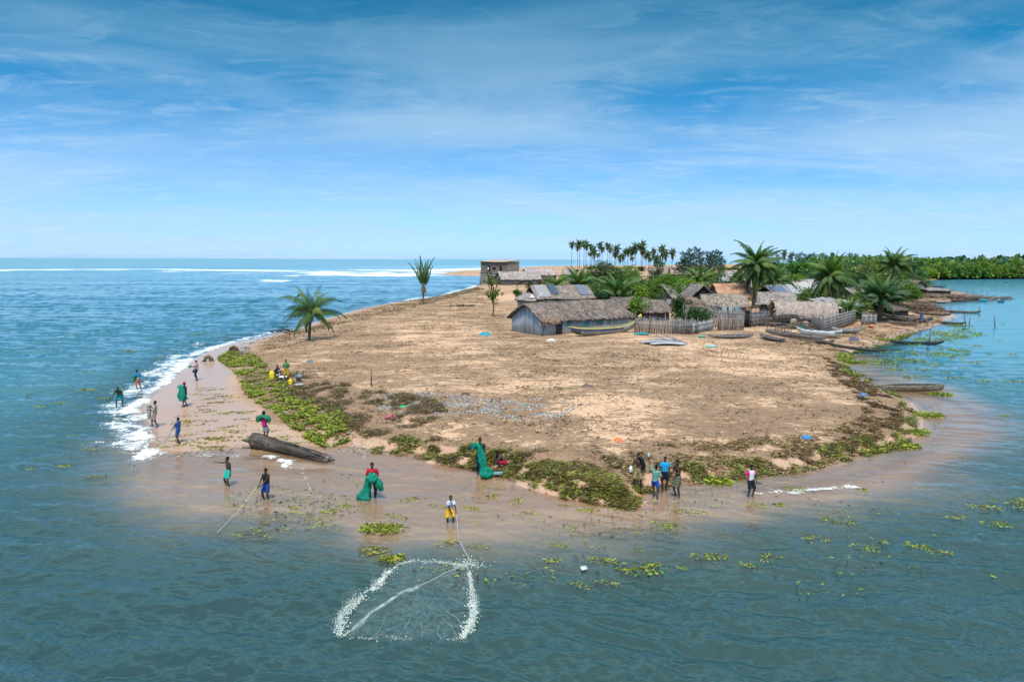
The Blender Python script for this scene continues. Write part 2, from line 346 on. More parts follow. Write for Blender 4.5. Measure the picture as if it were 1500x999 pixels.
X, Y, Q = polar(rs, THG)
def polymask(x, y, pg, soft):
    d = seg_dist(x, y, pg, closed=True); i = inside(x, y, pg); return sstep(-soft, soft, np.where(i, d, -d)+(fbm(x/soft/2, y/soft/2, 90, 3)-.5)*soft*2.4)
def build_ground():
    s, h, wet = fields(X, Y)
    h = np.where((np.hypot(X, Y) > 500) & (s < 0), h-2, h)
    weed = np.maximum(polymask(X, Y, GREENBANK, 1.2)*.9, np.maximum(polymask(X, Y, DRYBAND, 1.5)*.8, polymask(X, Y, FRONTBAND, .9)))
    bare = np.zeros_like(X)
    for pg in SANDY: bare = np.maximum(bare, polymask(X, Y, pg, 1.6))
    bare = bare*(.55+.6*fbm(X/2.5, Y/2.5, 14, 3))
    gme = mk_mesh('ground', np.stack([X, Y, h], 1), Q.ravel(), np.full(len(Q), 4), smooth=True, attrs={'wet': wet, 'weed': weed, 'bare': bare, 'inland': s, 'under': -h})
    m, t = newmat('beach_sand')
    o = t.add('ShaderNodeTexCoord').outputs['Object']
    A = lambda n: t.attr(n).outputs['Fac']
    sand = t.mix(t.noise(o, .25, 4, .6), SAND_A, SAND_B)
    sand = t.mix(t.ramp(t.noise(o, 14, 3, .7), [(.35, 0), (.7, .35)]), sand, (.33, .22, .13))
    nb = t.noise(t.mapping(o, (.5, 1.0, 1)), .30, 7, .68, .4)
    nf = t.noise(t.mapping(o, (1.0, 1.3, 1), (0, 0, .4)), 2.2, 8, .82, .3)
    nst = t.noise(t.mapping(o, (.9, 2.2, 1), (0, 0, R(7))), .8, 6, .7, .5)
    cen = lambda n, k: t.math('MULTIPLY', t.math('SUBTRACT', n, .5), k)
    cov = t.math('ADD', cen(nb, 2.3), t.math('ADD', cen(nf, 2.3), cen(nst, 1.5)))
    cov = t.math('SUBTRACT', t.math('ADD', cov, t.math('MULTIPLY', A('weed'), .55)), t.math('MULTIPLY', A('bare'), .32))
    cov = t.math('MULTIPLY', t.ramp(t.math('ADD', cov, .5), [(.24, 0), (.50, .58), (.76, .96)]), t.ramp(A('inland'), [(.0, 0), (.9, 1)]))
    deb = t.mix(t.ramp(t.noise(o, 1.3, 5, .7), [(.4, 0), (.6, 1)]), DEB_A, DEB_B)
    deb = t.mix(t.ramp(t.noise(o, 11, 4, .75), [(.42, 0), (.62, .8)]), deb, (.33, .24, .155))
    deb = t.mix(t.ramp(t.noise(o, 22, 3, .8), [(.55, 0), (.66, .75)]), deb, (.055, .038, .026))
    dry = t.mix(cov, sand, deb)
    wets = t.mix(t.noise(t.mapping(o, (1, 2, 1)), .8, 4, .6), WET_A, WET_B)
    wf = t.math('MULTIPLY', A('wet'), 1.0)
    col = t.mix(wf, dry, wets)
    far = t.ramp(t.math('DIVIDE', A('inland'), 400.0), [(.05, 0), (.3, 0)])
    rough = t.math('SUBTRACT', .95, t.math('MULTIPLY', wf, .73))
    hgt = t.math('ADD', t.math('MULTIPLY', nf, .06), t.math('ADD', t.math('MULTIPLY', t.noise(o, 12, 4, .7), .03), t.math('MULTIPLY', cov, .05)))
    bp = t.add('ShaderNodeBump', {'Strength': t.math('SUBTRACT', 1.0, t.math('MULTIPLY', wf, .93)), 'Distance': 1.0, 'Height': hgt})
    p = t.add('ShaderNodeBsdfPrincipled', {'Base Color': col, 'Roughness': rough, 'Normal': bp, 'Specular IOR Level': t.math('ADD', .12, t.math('MULTIPLY', wf, .75))})
    t.add('ShaderNodeOutputMaterial', {0: p})
    tag(link('ground', gme, m), kind='structure')

# ------------------------------------------------------------------ materials that take each face's own base colour
def facemat(name, rough=.9, spec=.2, nscale=3.0, nmap=(1, 1, 1), namt=.35, bump=.0, trans=0.0, alpha=None):
    m, t = newmat(name); o = t.add('ShaderNodeTexCoord').outputs['Object']
    col = t.attr('Col').outputs['Color']; n = t.noise(t.mapping(o, nmap), nscale, 5, .7, .2)
    k = t.ramp(n, [(.3, 1-namt), (.7, 1+namt*.6)])
    col = t.mix(1.0, col, k, 'MULTIPLY')
    kw = {'Base Color': col, 'Roughness': rough, 'Specular IOR Level': spec}
    if bump: kw['Normal'] = t.add('ShaderNodeBump', {'Strength': .8, 'Distance': bump, 'Height': n})
    sh = t.add('ShaderNodeBsdfPrincipled', kw)
    if trans:
        tr = t.add('ShaderNodeBsdfTranslucent', {'Color': t.mix(1.0, col, (1.1, 1.15, .6), 'MULTIPLY')})
        sh = t.add('ShaderNodeMixShader', {0: trans, 1: sh, 2: tr})
    if alpha:
        sc, lo, hi = alpha
        a = t.ramp(t.noise(o, sc, 3, .7, .3), [(.35, lo), (.65, hi)])
        sh = t.add('ShaderNodeMixShader', {0: a, 1: t.add('ShaderNodeBsdfTransparent'), 2: sh})
    t.add('ShaderNodeOutputMaterial', {0: sh}); return m
M = {
 'leaf': facemat('leaf', .55, .35, 1.5, namt=.3, trans=.4), 'bark': facemat('bark', .95, .1, 4, (1, 1, 3), .5, .03),
 'thatch': facemat('palm_thatch', .95, .08, 3.0, (2, 1, 1), .5, .06), 'plank': facemat('weathered_planks', .85, .15, 3, (2, 2, .5), .35, .01),
 'reed': facemat('reed', .9, .1, 4, (2, 2, .4), .4, .01), 'cloth': facemat('cloth', .9, .1, 6, namt=.2, bump=.01),
 'skin': facemat('skin', .5, .4, 8, namt=.12), 'paint': facemat('boat_paint', .55, .35, 2.5, (.4, 1, 1), .3, .004),
 'matte': facemat('matte', .9, .12, 3, namt=.3, bump=.01), 'plastic': facemat('plastic', .4, .5, 5, namt=.1), 'stone': facemat('concrete', .95, .1, 1.2, namt=.35, bump=.03),
 'net': facemat('net_mesh', .8, .2, 14, namt=.35, bump=.02, trans=.35, alpha=(16, .72, 1.0)), 'veil': facemat('thrown_net', .7, .3, 5, namt=.2, trans=.4, alpha=(9, .05, .5)),
 'weed': facemat('water_weed', .6, .3, 3, namt=.35, trans=.15), 'rope': facemat('rope', .9, .1, 20, namt=.2),
 'splash': facemat('splash', .35, .5, 8, namt=.1, trans=.3), 'log': facemat('wet_log', .6, .4, 2.0, (1, 4, 4), .6, .05),
}
# ------------------------------------------------------------------ mesh writer
class MB:
    def __init__(s): s.V = []; s.L = []; s.S = []; s.K = []; s.n = 0
    def add(s, V, faces, col):
        """faces: list of index tuples or an (n,k) array; col: one colour or one per face"""
        V = np.asarray(V, float).reshape(-1, 3); s.V.append(V)
        if isinstance(faces, np.ndarray): L = faces.ravel(); S = np.full(len(faces), faces.shape[1])
        else: L = np.array([i for f in faces for i in f]); S = np.array([len(f) for f in faces])
        s.L.append(L+s.n); s.S.append(S); k = np.zeros((len(S), 3)); k[:] = col; s.K.append(k); s.n += len(V); return s
    def box(s, c, size, col=(.5, .5, .5), rz=0, rx=0, ry=0, taper=1.0):
        a = np.array([[x, y, z] for z in (-.5, .5) for y in (-.5, .5) for x in (-.5, .5)])*np.array(size)
        a[4:, :2] *= taper
        if rx or ry or rz: a = a@np.array(Matrix.Rotation(rz, 3, 'Z')@Matrix.Rotation(ry, 3, 'Y')@Matrix.Rotation(rx, 3, 'X')).T
        return s.add(a+np.array(c), [(0, 2, 3, 1), (4, 5, 7, 6), (0, 1, 5, 4), (2, 6, 7, 3), (0, 4, 6, 2), (1, 3, 7, 5)], col)
    def tube(s, pts, rad, col=(.3, .2, .1), n=7, flat=1.0, caps=True):
        pts = np.asarray(pts, float); m = len(pts); rad = np.broadcast_to(np.asarray(rad, float), (m,))
        T = np.gradient(pts, axis=0) if m > 2 else np.repeat(pts[1:2]-pts[:1], 2, 0)
        V = []
        up = np.array([0, 0, 1.0]); 
        if abs((T[0]/max(np.linalg.norm(T[0]), 1e-9))[2]) > .8: up = np.array([0, 1.0, 0])
        for p, tt, r in zip(pts, T, rad):
            tt = tt/max(np.linalg.norm(tt), 1e-9); a = np.cross(tt, up); a = a/max(np.linalg.norm(a), 1e-9); b = np.cross(a, tt)
            an = np.arange(n)*2*PI/n; V.append(p+r*(np.cos(an)[:, None]*a+flat*np.sin(an)[:, None]*b))
        F = [(i*n+j, i*n+(j+1) % n, (i+1)*n+(j+1) % n, (i+1)*n+j) for i in range(m-1) for j in range(n)]
        if caps: F += [tuple(range(n))[::-1], tuple((m-1)*n+j for j in range(n))]
        return s.add(np.vstack(V), F, col)
    def loft(s, rings, col, closed=True, caps=True):
        rings = np.asarray(rings, float); m, n = rings.shape[:2]; q = n if closed else n-1
        F = [(i*n+j, i*n+(j+1) % n, (i+1)*n+(j+1) % n, (i+1)*n+j) for i in range(m-1) for j in range(q)]
        if caps and closed: F += [tuple(range(n))[::-1], tuple((m-1)*n+j for j in range(n))]
        return s.add(rings.reshape(-1, 3), F, col)
    def ell(s, c, r, col, nu=8, nv=6, rot=None, jit=0):
        R_ = []
        for i in range(1, nv):
            th = PI*i/nv; R_.append([[math.sin(th)*math.cos(2*PI*j/nu), math.sin(th)*math.sin(2*PI*j/nu), math.cos(th)] for j in range(nu)])
        V = np.array([[0, 0, 1]]+[p for q in R_ for p in q]+[[0, 0, -1]], float)
        if jit: V = V*(1+jit*(np.random.default_rng(int(abs(c[0])*1000) % 9999).random((len(V), 1))-.5))
        V = V*np.array(r)
        if rot is not None: V = V@np.array(rot).T
        F = [(0, 1+j, 1+(j+1) % nu) for j in range(nu)]
        for i in range(nv-2): F += [(1+i*nu+j, 1+(i+1)*nu+j, 1+(i+1)*nu+(j+1) % nu, 1+i*nu+(j+1) % nu) for j in range(nu)]
        k = len(V)-1; F += [(k, k-nu+(j+1) % nu, k-nu+j) for j in range(nu)]
        return s.add(V+np.array(c), F, col)
    def leaves(s, c, d, up, L, W, col, bend=.25):
        """a strip of two quads per leaf: centre base c, direction d, side = d x up"""
        c = np.asarray(c); d = np.asarray(d, float); d = d/np.linalg.norm(d, axis=1, keepdims=True).clip(1e-6)
        sd = np.cross(d, up); sd = sd/np.linalg.norm(sd, axis=1, keepdims=True).clip(1e-6)
        L = np.broadcast_to(L, len(c))[:, None]; W = np.broadcast_to(W, len(c))[:, None]
        mid = c+d*L*.55; tip = c+d*L+np.array([0, 0, -1.0])*L*bend
        V = np.stack([c-sd*W*.25, c+sd*W*.25, mid+sd*W*.5, mid-sd*W*.5, tip+sd*W*.08, tip-sd*W*.08], 1).reshape(-1, 3)
        i = np.arange(len(c))[:, None]*6; F = np.concatenate([i+np.array([[0, 1, 2, 3]]), i+np.array([[3, 2, 4, 5]])], 1).reshape(-1, 4)
        col = np.asarray(col, float); col = np.repeat(col, 2, 0) if col.ndim == 2 else col
        return s.add(V, F, col)
    def mesh(s, name, smooth=False):
        return mk_mesh(name, np.vstack(s.V), np.concatenate(s.L), np.concatenate(s.S), np.vstack(s.K), smooth)
    def build(s, name, mat, parent=None, loc=None, rz=None, smooth=False):
        return link(name, s.mesh(name, smooth), M[mat] if isinstance(mat, str) else mat, parent, loc, rz)
def empty(name, loc, label=None, cat=None, group=None, rz=0, sc=None):
    o = bpy.data.objects.new(name, None); C.objects.link(o); o.location = tuple(float(v) for v in loc); o.rotation_euler = (0, 0, rz); o.empty_display_size = .5
    if sc is not None: o.scale = (sc,)*3 if isinstance(sc, (int, float)) else sc
    return tag(o, label, cat, group)
def copy_tree(o, loc, rz=0, sc=None, label=None, parent=None):
    c = o.copy(); C.objects.link(c)
    if parent is not None: c.parent = parent
    else:
        c.location = tuple(float(v) for v in loc); c.rotation_euler = (0, 0, rz)
        if sc is not None: c.scale = (sc,)*3 if isinstance(sc, (int, float)) else sc
        if label: c['label'] = label
    for ch in list(o.children): copy_tree(ch, None, parent=c)
    return c
rnd = random.Random(11)
def vary(col, n, a=.25, g=None):
    g = g or rng; c = np.array(col)[None]*(1+a*(g.random((n, 1))*2-1))*(1+a*.35*(g.random((n, 3))*2-1)); return c

build_ground()

# ------------------------------------------------------------------ palms
PG = (.075, .155, .045); PG2 = (.035, .10, .05); PDRY = (.27, .19, .08)
def frond(mb, base, az, elev, L, droop, nl, col, wid=.16, lw=.05, twist=0., g=rng, flop=.35, tipc=None):
    """one feather leaf: an arching midrib with two rows of drooping leaflets"""
    k = 9; t = np.linspace(0, 1, k); d0 = np.array([math.cos(az), math.sin(az), 0])
    an = elev-droop*t**1.3; ds = L/(k-1); st = np.stack([np.cos(an)*d0[0], np.cos(an)*d0[1], np.sin(an)], 1)*ds
    pts = base+np.concatenate([[np.zeros(3)], np.cumsum(st[:-1], 0)])
    mb.tube(pts, np.linspace(.028, .007, k)*L/3, (.13, .15, .05), 3, caps=False)
    q = np.linspace(.10, 1.0, nl); c = np.stack([np.interp(q, t, pts[:, i]) for i in range(3)], 1)
    dr = np.stack([np.interp(q, t, st[:, i]) for i in range(3)], 1); dr /= np.linalg.norm(dr, axis=1, keepdims=True)
    side = np.array([-d0[1], d0[0], 0]); ll = L*wid*1.6*np.sin(np.clip(q*1.02+.12, 0, 1)**.8*PI*.93).clip(.12, 1)
    for sg in (-1, 1):
        d = side*sg*.85+dr*.55+np.array([0, 0, -1])*(flop+.3*g.random((nl, 1)))+.12*(g.random((nl, 3))-.5)+np.array([0, 0, 1])*twist*sg
        upv = np.cross(dr, side*sg); up = np.where(upv[:, 2:3] < 0, -upv, upv)
        cc = vary(col, nl, .22, g)
        if tipc is not None: cc = np.where((q > .8)[:, None], np.array(tipc), cc)
        mb.leaves(c, d, up, ll*(.85+.3*g.random(nl)), lw*L/3, cc, .3)
def palm_crown(nf, L, nl, seed, lw=.06, up=1.2, low=-.7, dry=0, wind=0., col=PG, droop=1.2, wid=.105, azc=None):
    g = np.random.default_rng(seed); mb = MB()
    for i in range(nf):
        f = i/max(nf-1, 1); az = i*2.399+g.random()*.5
        if azc is not None and f < .7: az = az*.0+azc[int(g.random()*len(azc))]+g.normal()*.35
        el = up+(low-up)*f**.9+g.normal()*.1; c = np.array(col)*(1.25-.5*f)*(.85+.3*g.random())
        c = np.where(g.random() < .25, c*np.array([1.7, 1.35, .7]), c)
        if f > .88 and dry: c = np.array(PDRY)*(.7+.5*g.random())
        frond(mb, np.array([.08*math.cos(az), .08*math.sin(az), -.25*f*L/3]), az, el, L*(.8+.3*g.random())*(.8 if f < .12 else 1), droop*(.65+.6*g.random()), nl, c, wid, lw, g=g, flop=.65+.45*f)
    return mb
def palm_trunk(h, rb, rt, lean=(0, 0), n=10, seed=0, boot=.0):
    g = np.random.default_rng(seed); k = 12; t = np.linspace(0, 1, k)
    pts = np.stack([lean[0]*t**1.6, lean[1]*t**1.6, h*t-.3*(1-t)], 1); rad = rb+(rt-rb)*t**.6; rad[0] *= 1.4; rad[1] *= 1.12
    if boot: rad = rad+boot*np.exp(-((1-t)/.35)**2)
    mb = MB(); pp = []; rr = []
    for i in range(k-1):
        for j in range(3):
            q = j/3; pp.append(pts[i]*(1-q)+pts[i+1]*q); rr.append((rad[i]*(1-q)+rad[i+1]*q)*(1.09 if j == 0 else .96))
    pp.append(pts[-1]); rr.append(rad[-1]); mb.tube(pp, rr, (.17, .125, .085), n); K = mb.K[0]; K *= (1+.3*(g.random((len(K), 1))-.5))
    return mb
def skirt(r_, h, L, n, seed):
    g = np.random.default_rng(seed); mb = MB()
    for i in range(n): frond(mb, np.array([0, 0, -.1*i/n]), i*2.4, -.9-.5*g.random(), L*(.7+.5*g.random()), .5, 20, np.array(PDRY)*(.6+.6*g.random()), .13, .06, g=g)
    mb.build('dead_fronds', 'leaf', r_, loc=(0, 0, h))
def palm(name, label, p, h, L, nf=24, nl=26, seed=1, lean=(0, 0), rb=.17, rt=.11, cat='palm tree', group=None, nuts=0, boot=0, **kw):
    r_ = empty(name, p, label, cat, group)
    palm_trunk(h, rb, rt, lean, seed=seed, boot=boot).build('trunk', 'bark', r_, smooth=True)
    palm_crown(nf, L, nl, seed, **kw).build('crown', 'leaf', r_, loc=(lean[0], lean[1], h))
    if nuts:
        mb = MB(); g = np.random.default_rng(seed+5)
        for i in range(nuts):
            a = g.random()*6.28; mb.ell((.28*math.cos(a), .28*math.sin(a), -.35-.3*g.random()), (.13, .13, .16), (.16, .13, .03), 6, 4)
        mb.build('coconut_cluster', 'matte', r_, loc=(lean[0], lean[1], h), smooth=True)
    return r_

# the three palms on the open sand
p = G(453, 498); hz = Zat(p, 453)-p[2]
palm('coconut_palm', 'young coconut palm with wind-tossed yellow-green fronds alone on the left of the sand', p, hz, 4.4, 22, 52, 3, (.35, 0), .18, .14, up=1.52, low=-.3, lw=.045, droop=1.45, dry=0, boot=.10, wid=.12)
p = G(620, 446); hz = Zat(p, 415)-p[2]
palm('coconut_palm', 'thin ragged young palm with upright narrow crown by the sea shore', p, hz, 5.6, 11, 40, 8, (.1, 0), .22, .15, up=1.62, low=1.15, lw=.06, droop=.5, wid=.09, boot=.1)
skirt(bpy.data.objects['crown.001'].parent, hz, 2.2, 9, 5)
p = G(1103, 452); hz = Zat(p, 384)-p[2]
palm('coconut_palm', 'tallest village coconut palm with long skirt of hanging fronds behind the reed houses', p, hz, 5.9, 54, 60, 12, (.2, 0), .3, .2, up=1.52, low=-1.4, lw=.06, droop=1.25, dry=1, nuts=7)
p = G(1213, 462); hz = Zat(p, 401)-p[2]
palm('coconut_palm', 'dark green coconut palm rising behind the round-backed thatched house', p, hz, 5.2, 44, 54, 15, (0, 0), .28, .18, up=1.5, low=-1.1, lw=.06, droop=1.25, dry=1)
p = G(1289, 470); hz = Zat(p, 433)-p[2]
palm('date_palm', 'broad dark palm with thick bare trunk beside the canoe landing', p, hz, 5.2, 50, 54, 21, (0, 0), .40, .34, up=1.35, low=-.1, lw=.055, droop=.95, col=(.055, .13, .05), wid=.10)
p = G(1303, 440); hz = Zat(p, 384)-p[2]
palm('coconut_palm', 'tall palm standing behind the broad dark palm near the river', p, hz, 5.4, 34, 48, 27, (.4, 0), .28, .17, up=1.4, low=-.5, lw=.08, droop=1.1)
# bushy young palms without a visible trunk among the houses
for i, (px, py, ty, L, lab) in enumerate([
 (814, 432, 415, 5.2, 'bushy young palm with grey-green fronds left of the crowd of palms behind the blue-roofed hut'),
 (848, 432, 410, 6.6, 'young palm with steep fronds just right of the grey-green one behind the blue-roofed hut'),
 (905, 446, 424, 6.8, 'wide low palm with arching silvery fronds behind the long thatched house'),
 (938, 447, 438, 4.2, 'low palm with drooping pale fronds behind the annexe roof'),
 (1022, 428, 405, 6.0, 'light green palm with bowed fronds behind the dark-gabled house'),
 (1160, 440, 421, 3.4, 'small bright green palm above the blue tarpaulin roofs'),
 (1082, 425, 408, 5.6, 'middle-sized palm half hidden left behind the tallest palm'),
 (1240, 470, 446, 3.0, 'small lime green palm at the open end of the round-backed thatched house'),
 (905, 425, 404, 6.0, 'palm with upright fronds rising out of the round green tree'),
 (1133, 436, 405, 5.2, 'half hidden palm right behind the tallest palm'),
 (780, 428, 424, 2.2, 'little palm beside the black shelter'),
 (1262, 452, 428, 5.0, 'shaggy palm between the two dark palms at the river end of the village')]):
    p = G(px, py); hz = max(Zat(p, ty)-p[2]-.8, .6)
    palm('young_palm', lab, p, hz, L, 32, 46, 40+i, (.1, 0), .2, .15, up=1.5, low=-.5, lw=.075, droop=1.25, group=None)
# palms on the far beach: one palm, copied
far0 = None
FP = [(837,357,1),(846,361,.9),(849,356,1),(855,355.5,1),(858,359,.95),(866,361,1),(864,371,.9),(878,358,1.05),(882,364,.95),(875,373,.8),(890,359,1.1),(893,365,.95),(900,371,.9),(902,363,1),(915,368,.9),(919,366,1),(926,366,1),(931,361,1),(926,378,.75),
 (939,359,1.05),(941,366,.9),(950,371,.95),(946,375,.8),(952,379,.75),(960,376,.9),(969,365,1),(974,371,.85),(984,369,.9),(912,375,.7),(1148,371,.8),(1159,373,.7),(870,367,.8),(908,376,.7),(957,368,.75)]
g = np.random.default_rng(5)
for i, (px, py, s_) in enumerate(FP):
    D = 560+g.random()*120
    d = raydir(px, 395); xy = d[:2]/d[1]*D; z0 = float(H(np.array(xy[0]), np.array(xy[1]))); hh = Zat((xy[0], xy[1], 0), py)-z0
    if i % 12 == 0:
        hb = hh; far0 = palm('tall_coconut_palm', 'tall slim coconut palm in the row on the far beach against the sky', (xy[0], xy[1], z0), hh, 5.2, 20, 13, 60+i, (.8*(g.random()-.5), 0), .26, .17, group='palms in a row on the far beach', up=1.35, low=-1.2, lw=.3, droop=1.1, dry=1, wid=.17, col=(.05, .10, .04))
    else:
        copy_tree(far0, (xy[0], xy[1], z0), g.random()*6.28, (s_, s_, hh/hb))

# ------------------------------------------------------------------ broadleaved trees, casuarinas, bushes
def tree_mesh(h, w, seed, leaf=.16, nclump=26, per=90, col=(.05, .10, .02), trunk=True, flat=.8, low=.25):
    g = np.random.default_rng(seed); tm = MB(); cm = MB()
    if trunk:
        tm.tube([(0, 0, -.2), (.05*w, 0, h*.25), (0, .03*w, h*.5)], [.035*min(h, w*1.2), .028*min(h, w*1.2), .018*min(h, w*1.2)], (.12, .09, .06), 6)
    cs = []
    for i in range(nclump):
        u = g.random()*2*PI; rr = g.random()**.5; zz = low+(1-low)*g.random()
        env = math.sin(min(max((zz-low*.6)/(1-low*.6), 0.02), 1)*PI*.78+.25); cs.append((rr*w*.5*env*math.cos(u), rr*w*.5*env*math.sin(u), zz*h*.93, g.random()))
    for x, y, z, q in cs:
        if trunk and g.random() < .5: tm.tube([(0, 0, h*.3), (x*.5, y*.5, h*.3+(z-h*.3)*.6), (x, y, z)], [.014*h, .009*h, .004*h], (.12, .09, .06), 4)
        R_ = w*(.12+.09*g.random()); n = per
        v = g.normal(size=(n, 3)); v /= np.linalg.norm(v, axis=1, keepdims=True); rad = R_*(.55+.5*g.random((n, 1))); c = np.array([x, y, z])+v*rad*np.array([1, 1, flat])
        d = v+.9*(g.random((n, 3))-.5)+np.array([0, 0, -.1]); cc = vary(np.array(col)*(.75+.7*q), n, .3, g)
        cm.leaves(c, d, g.normal(size=(n, 3)), leaf*(.7+.6*g.random(n)), leaf*.75, cc, .15)
    return tm, cm
def tree(name, label, p, h, w, seed, cat='tree', group=None, **kw):
    r_ = empty(name, p, label, cat, group, rz=0); tm, cm = tree_mesh(h, w, seed, **kw)
    if tm.n: tm.build('trunk', 'bark', r_)
    cm.build('crown', 'leaf', r_); return r_
GR1 = (.12, .22, .025); GR2 = (.08, .17, .03); GR3 = (.17, .26, .025)
def tr(px, py, ty, w, seed, label, name='broadleaf_tree', cat='tree', group=None, **kw):
    p = G(px, py); h_ = max(Zat(p, ty)-p[2], .5); return tree(name, label, p, h_, w, seed, cat, group, **kw)
tr(975, 450, 404, 7.6, 101, 'dense round bright green tree behind the dark-ended lean-to', col=GR1, leaf=.28, nclump=44, per=110)
tr(886, 425, 384, 10.5, 102, 'big rounded tree with grey-green top behind the palms', col=(.06, .09, .035), leaf=.36, nclump=46, per=90)
tr(963, 412, 375, 7.0, 103, 'flat-topped green tree in front of the grey roof with the dark gable', col=(.04, .10, .03), leaf=.35, nclump=26, per=80)
tr(998, 474, 433, 2.9, 104, 'small dark leafy tree beside the reed wall', col=(.035, .08, .015), leaf=.2, nclump=24, per=80)
tr(936, 470, 431, 2.9, 105, 'spindly tree with yellow-green leaf clumps in front of the annexe', col=GR1, leaf=.24, nclump=14, per=70, low=.4)
tr(1017, 480, 453, 4.6, 106, 'wide dark green bush hanging over the reed fence', name='bush', cat='bush', col=(.03, .09, .02), leaf=.2, nclump=26, per=80, trunk=False, low=.35)
tr(1132, 462, 440, 2.9, 107, 'bright green bush left of the round-backed house', name='bush', cat='bush', col=GR3, leaf=.2, nclump=22, per=80, trunk=False, low=.2)
tr(1184, 473, 451, 3.6, 108, 'low bright green bush in front of the round-backed house', name='bush', cat='bush', col=GR3, leaf=.2, nclump=22, per=80, trunk=False, low=.4)
tr(722, 463, 396, 2.6, 109, 'tall thin sapling with sparse yellow-green leaves on the sand by the ruin', name='sapling', col=(.09, .14, .02), leaf=.28, nclump=16, per=30, low=.35)
tr(758, 452, 423, 1.9, 110, 'small round bright green tree on a bare stem by the grey plank hut', name='sapling', col=(.06, .13, .015), leaf=.2, nclump=12, per=60, low=.6)
tr(774, 442, 411, 2.2, 111, 'narrow dark green bush under the black shelter', name='bush', cat='bush', col=(.02, .07, .02), leaf=.2, nclump=14, per=60, low=.2)
tr(796, 440, 424, 3.6, 112, 'brownish olive bush left of the blue-roofed hut', name='bush', cat='bush', col=(.10, .09, .015), leaf=.2, nclump=16, per=60, trunk=False)
tr(922, 428, 392, 6.5, 113, 'leafy tree between the round trees behind the long thatched house', col=GR2, leaf=.3, nclump=26, per=70)
tr(1052, 430, 398, 5.5, 114, 'green tree right behind the light green palm', col=GR2, leaf=.3, nclump=26, per=70)
tr(1168, 430, 403, 4.5, 116, 'yellow-green tree behind the small bright palm', col=GR3, leaf=.3, nclump=20, per=70)
tr(1255, 440, 396, 9, 117, 'dark spreading tree behind the river-side palms', col=(.03, .075, .025), leaf=.34, nclump=40, per=80)
tr(1325, 428, 402, 8.5, 118, 'light olive tree at the river edge of the village', col=(.075, .11, .03), leaf=.34, nclump=36, per=80)
tr(1195, 425, 398, 9, 119, 'dark tree behind the left dark palm', col=(.035, .085, .03), leaf=.34, nclump=36, per=80)
tr(1040, 412, 398, 6.0, 120, 'low lime green tree by the far roofs', col=GR3, leaf=.34, nclump=20, per=60)
# the green thicket between the houses: one tree of each kind, copied
protos = [tree_mesh(5, 6.5, 130+i, leaf=.4, nclump=24, per=55, col=c, low=.12) for i, c in enumerate([GR1, GR2, GR3, (.07, .10, .03), (.025, .075, .03)])]
pm_ = [(a.mesh('trunk'), b.mesh('crown')) for a, b in protos]
THICK = [(868,436,418,1),(876,415,398,.9),(860,408,398,.8),(892,440,425,.9),(925,440,425,.9),(835,425,415,.7),(828,410,402,.7),(1000,416,405,.8),(1012,412,404,.7),(950,425,412,.8),(992,428,414,.8),(1065,412,399,.9),(1060,398,391,1.1),(1105,408,396,.9),(1125,400,391,1.1),(1140,415,404,.8),(1150,398,390,1.2),(1120,430,418,.7),(1175,415,404,.8),
 (1205,412,400,1),(1225,420,398,1),(1240,415,392,1.2),(1268,425,398,1.2),(1280,415,390,1.3),(1295,420,394,1.2),(1312,415,394,1.2),(1345,420,405,.9),(1335,408,394,1.2),(1360,404,391,1.3),(1230,440,425,.8),(1270,440,428,.8),(1160,400,391,1),(1180,395,388,1),(1215,397,386,1.5),(1250,398,384,1.6),(1290,400,384,1.7),(1320,400,386,1.5),(1190,405,395,1),(880,396,391,1),(940,398,391,1),(905,397,391,1),(985,400,392,1),(1020,398,391,1),(800,417,411,.6),(1098,396,390,1),(1075,440,428,.5),(1180,436,427,.5),
 (895,408,396,1.1),(910,415,400,1.1),(898,432,410,1),(915,432,412,1.1),(938,432,408,1),(855,420,405,.8),(870,425,405,.9),(842,402,395,.8),(930,405,395,.9),(1140,425,408,.8),(1152,412,398,.8),(1300,432,405,1.2),(1318,438,415,.9),(1275,432,405,1.1),(1240,430,408,1),
 (818,430,412,.9),(832,438,420,.8),(880,448,428,.8),(960,440,420,.9),(985,420,402,1),(1005,428,408,.8),(1035,440,420,.6),(1068,420,402,1),(1115,418,402,.9),(1128,425,404,.9),(1150,430,412,.8),(1185,415,398,1.1),(1200,430,405,1),(1222,438,410,1),(1232,450,424,.8),(1262,460,432,.8),(1285,445,412,1),(1310,425,400,1.2),(1330,440,414,.9),(1342,412,396,1.2),(1352,408,393,1.3),(1095,398,390,1),(1075,402,392,1),(1030,400,391,1),(975,398,390,1),(920,396,390,1),(865,396,390,.9),(1270,405,388,1.4),(1225,404,388,1.4),(880,442,414,.9),(925,446,416,.8),(950,442,410,.9),(1062,442,414,.8),(1122,446,420,.8),(1178,447,420,.7),(1010,438,412,.8),(840,440,420,.7),(1215,448,420,.8),(1250,452,424,.8)]
g = np.random.default_rng(9)
for i, (px, py, ty, ws) in enumerate(THICK):
    p = G(px, py); hh = max(Zat(p, ty)-p[2], 2); k = i % 5; sc = hh/5
    if i < 5:
        r_ = empty('leafy_tree', p, 'green leafy tree in the thicket among and behind the village roofs', 'tree', 'trees in the thicket among the houses', sc=(1.3*ws, 1.3*ws, sc))
        link('trunk', pm_[k][0], M['bark'], r_); link('crown', pm_[k][1], M['leaf'], r_); protos[k] = r_
    else: copy_tree(protos[k], p, g.random()*6.28, (1.3*ws, 1.3*ws, sc))
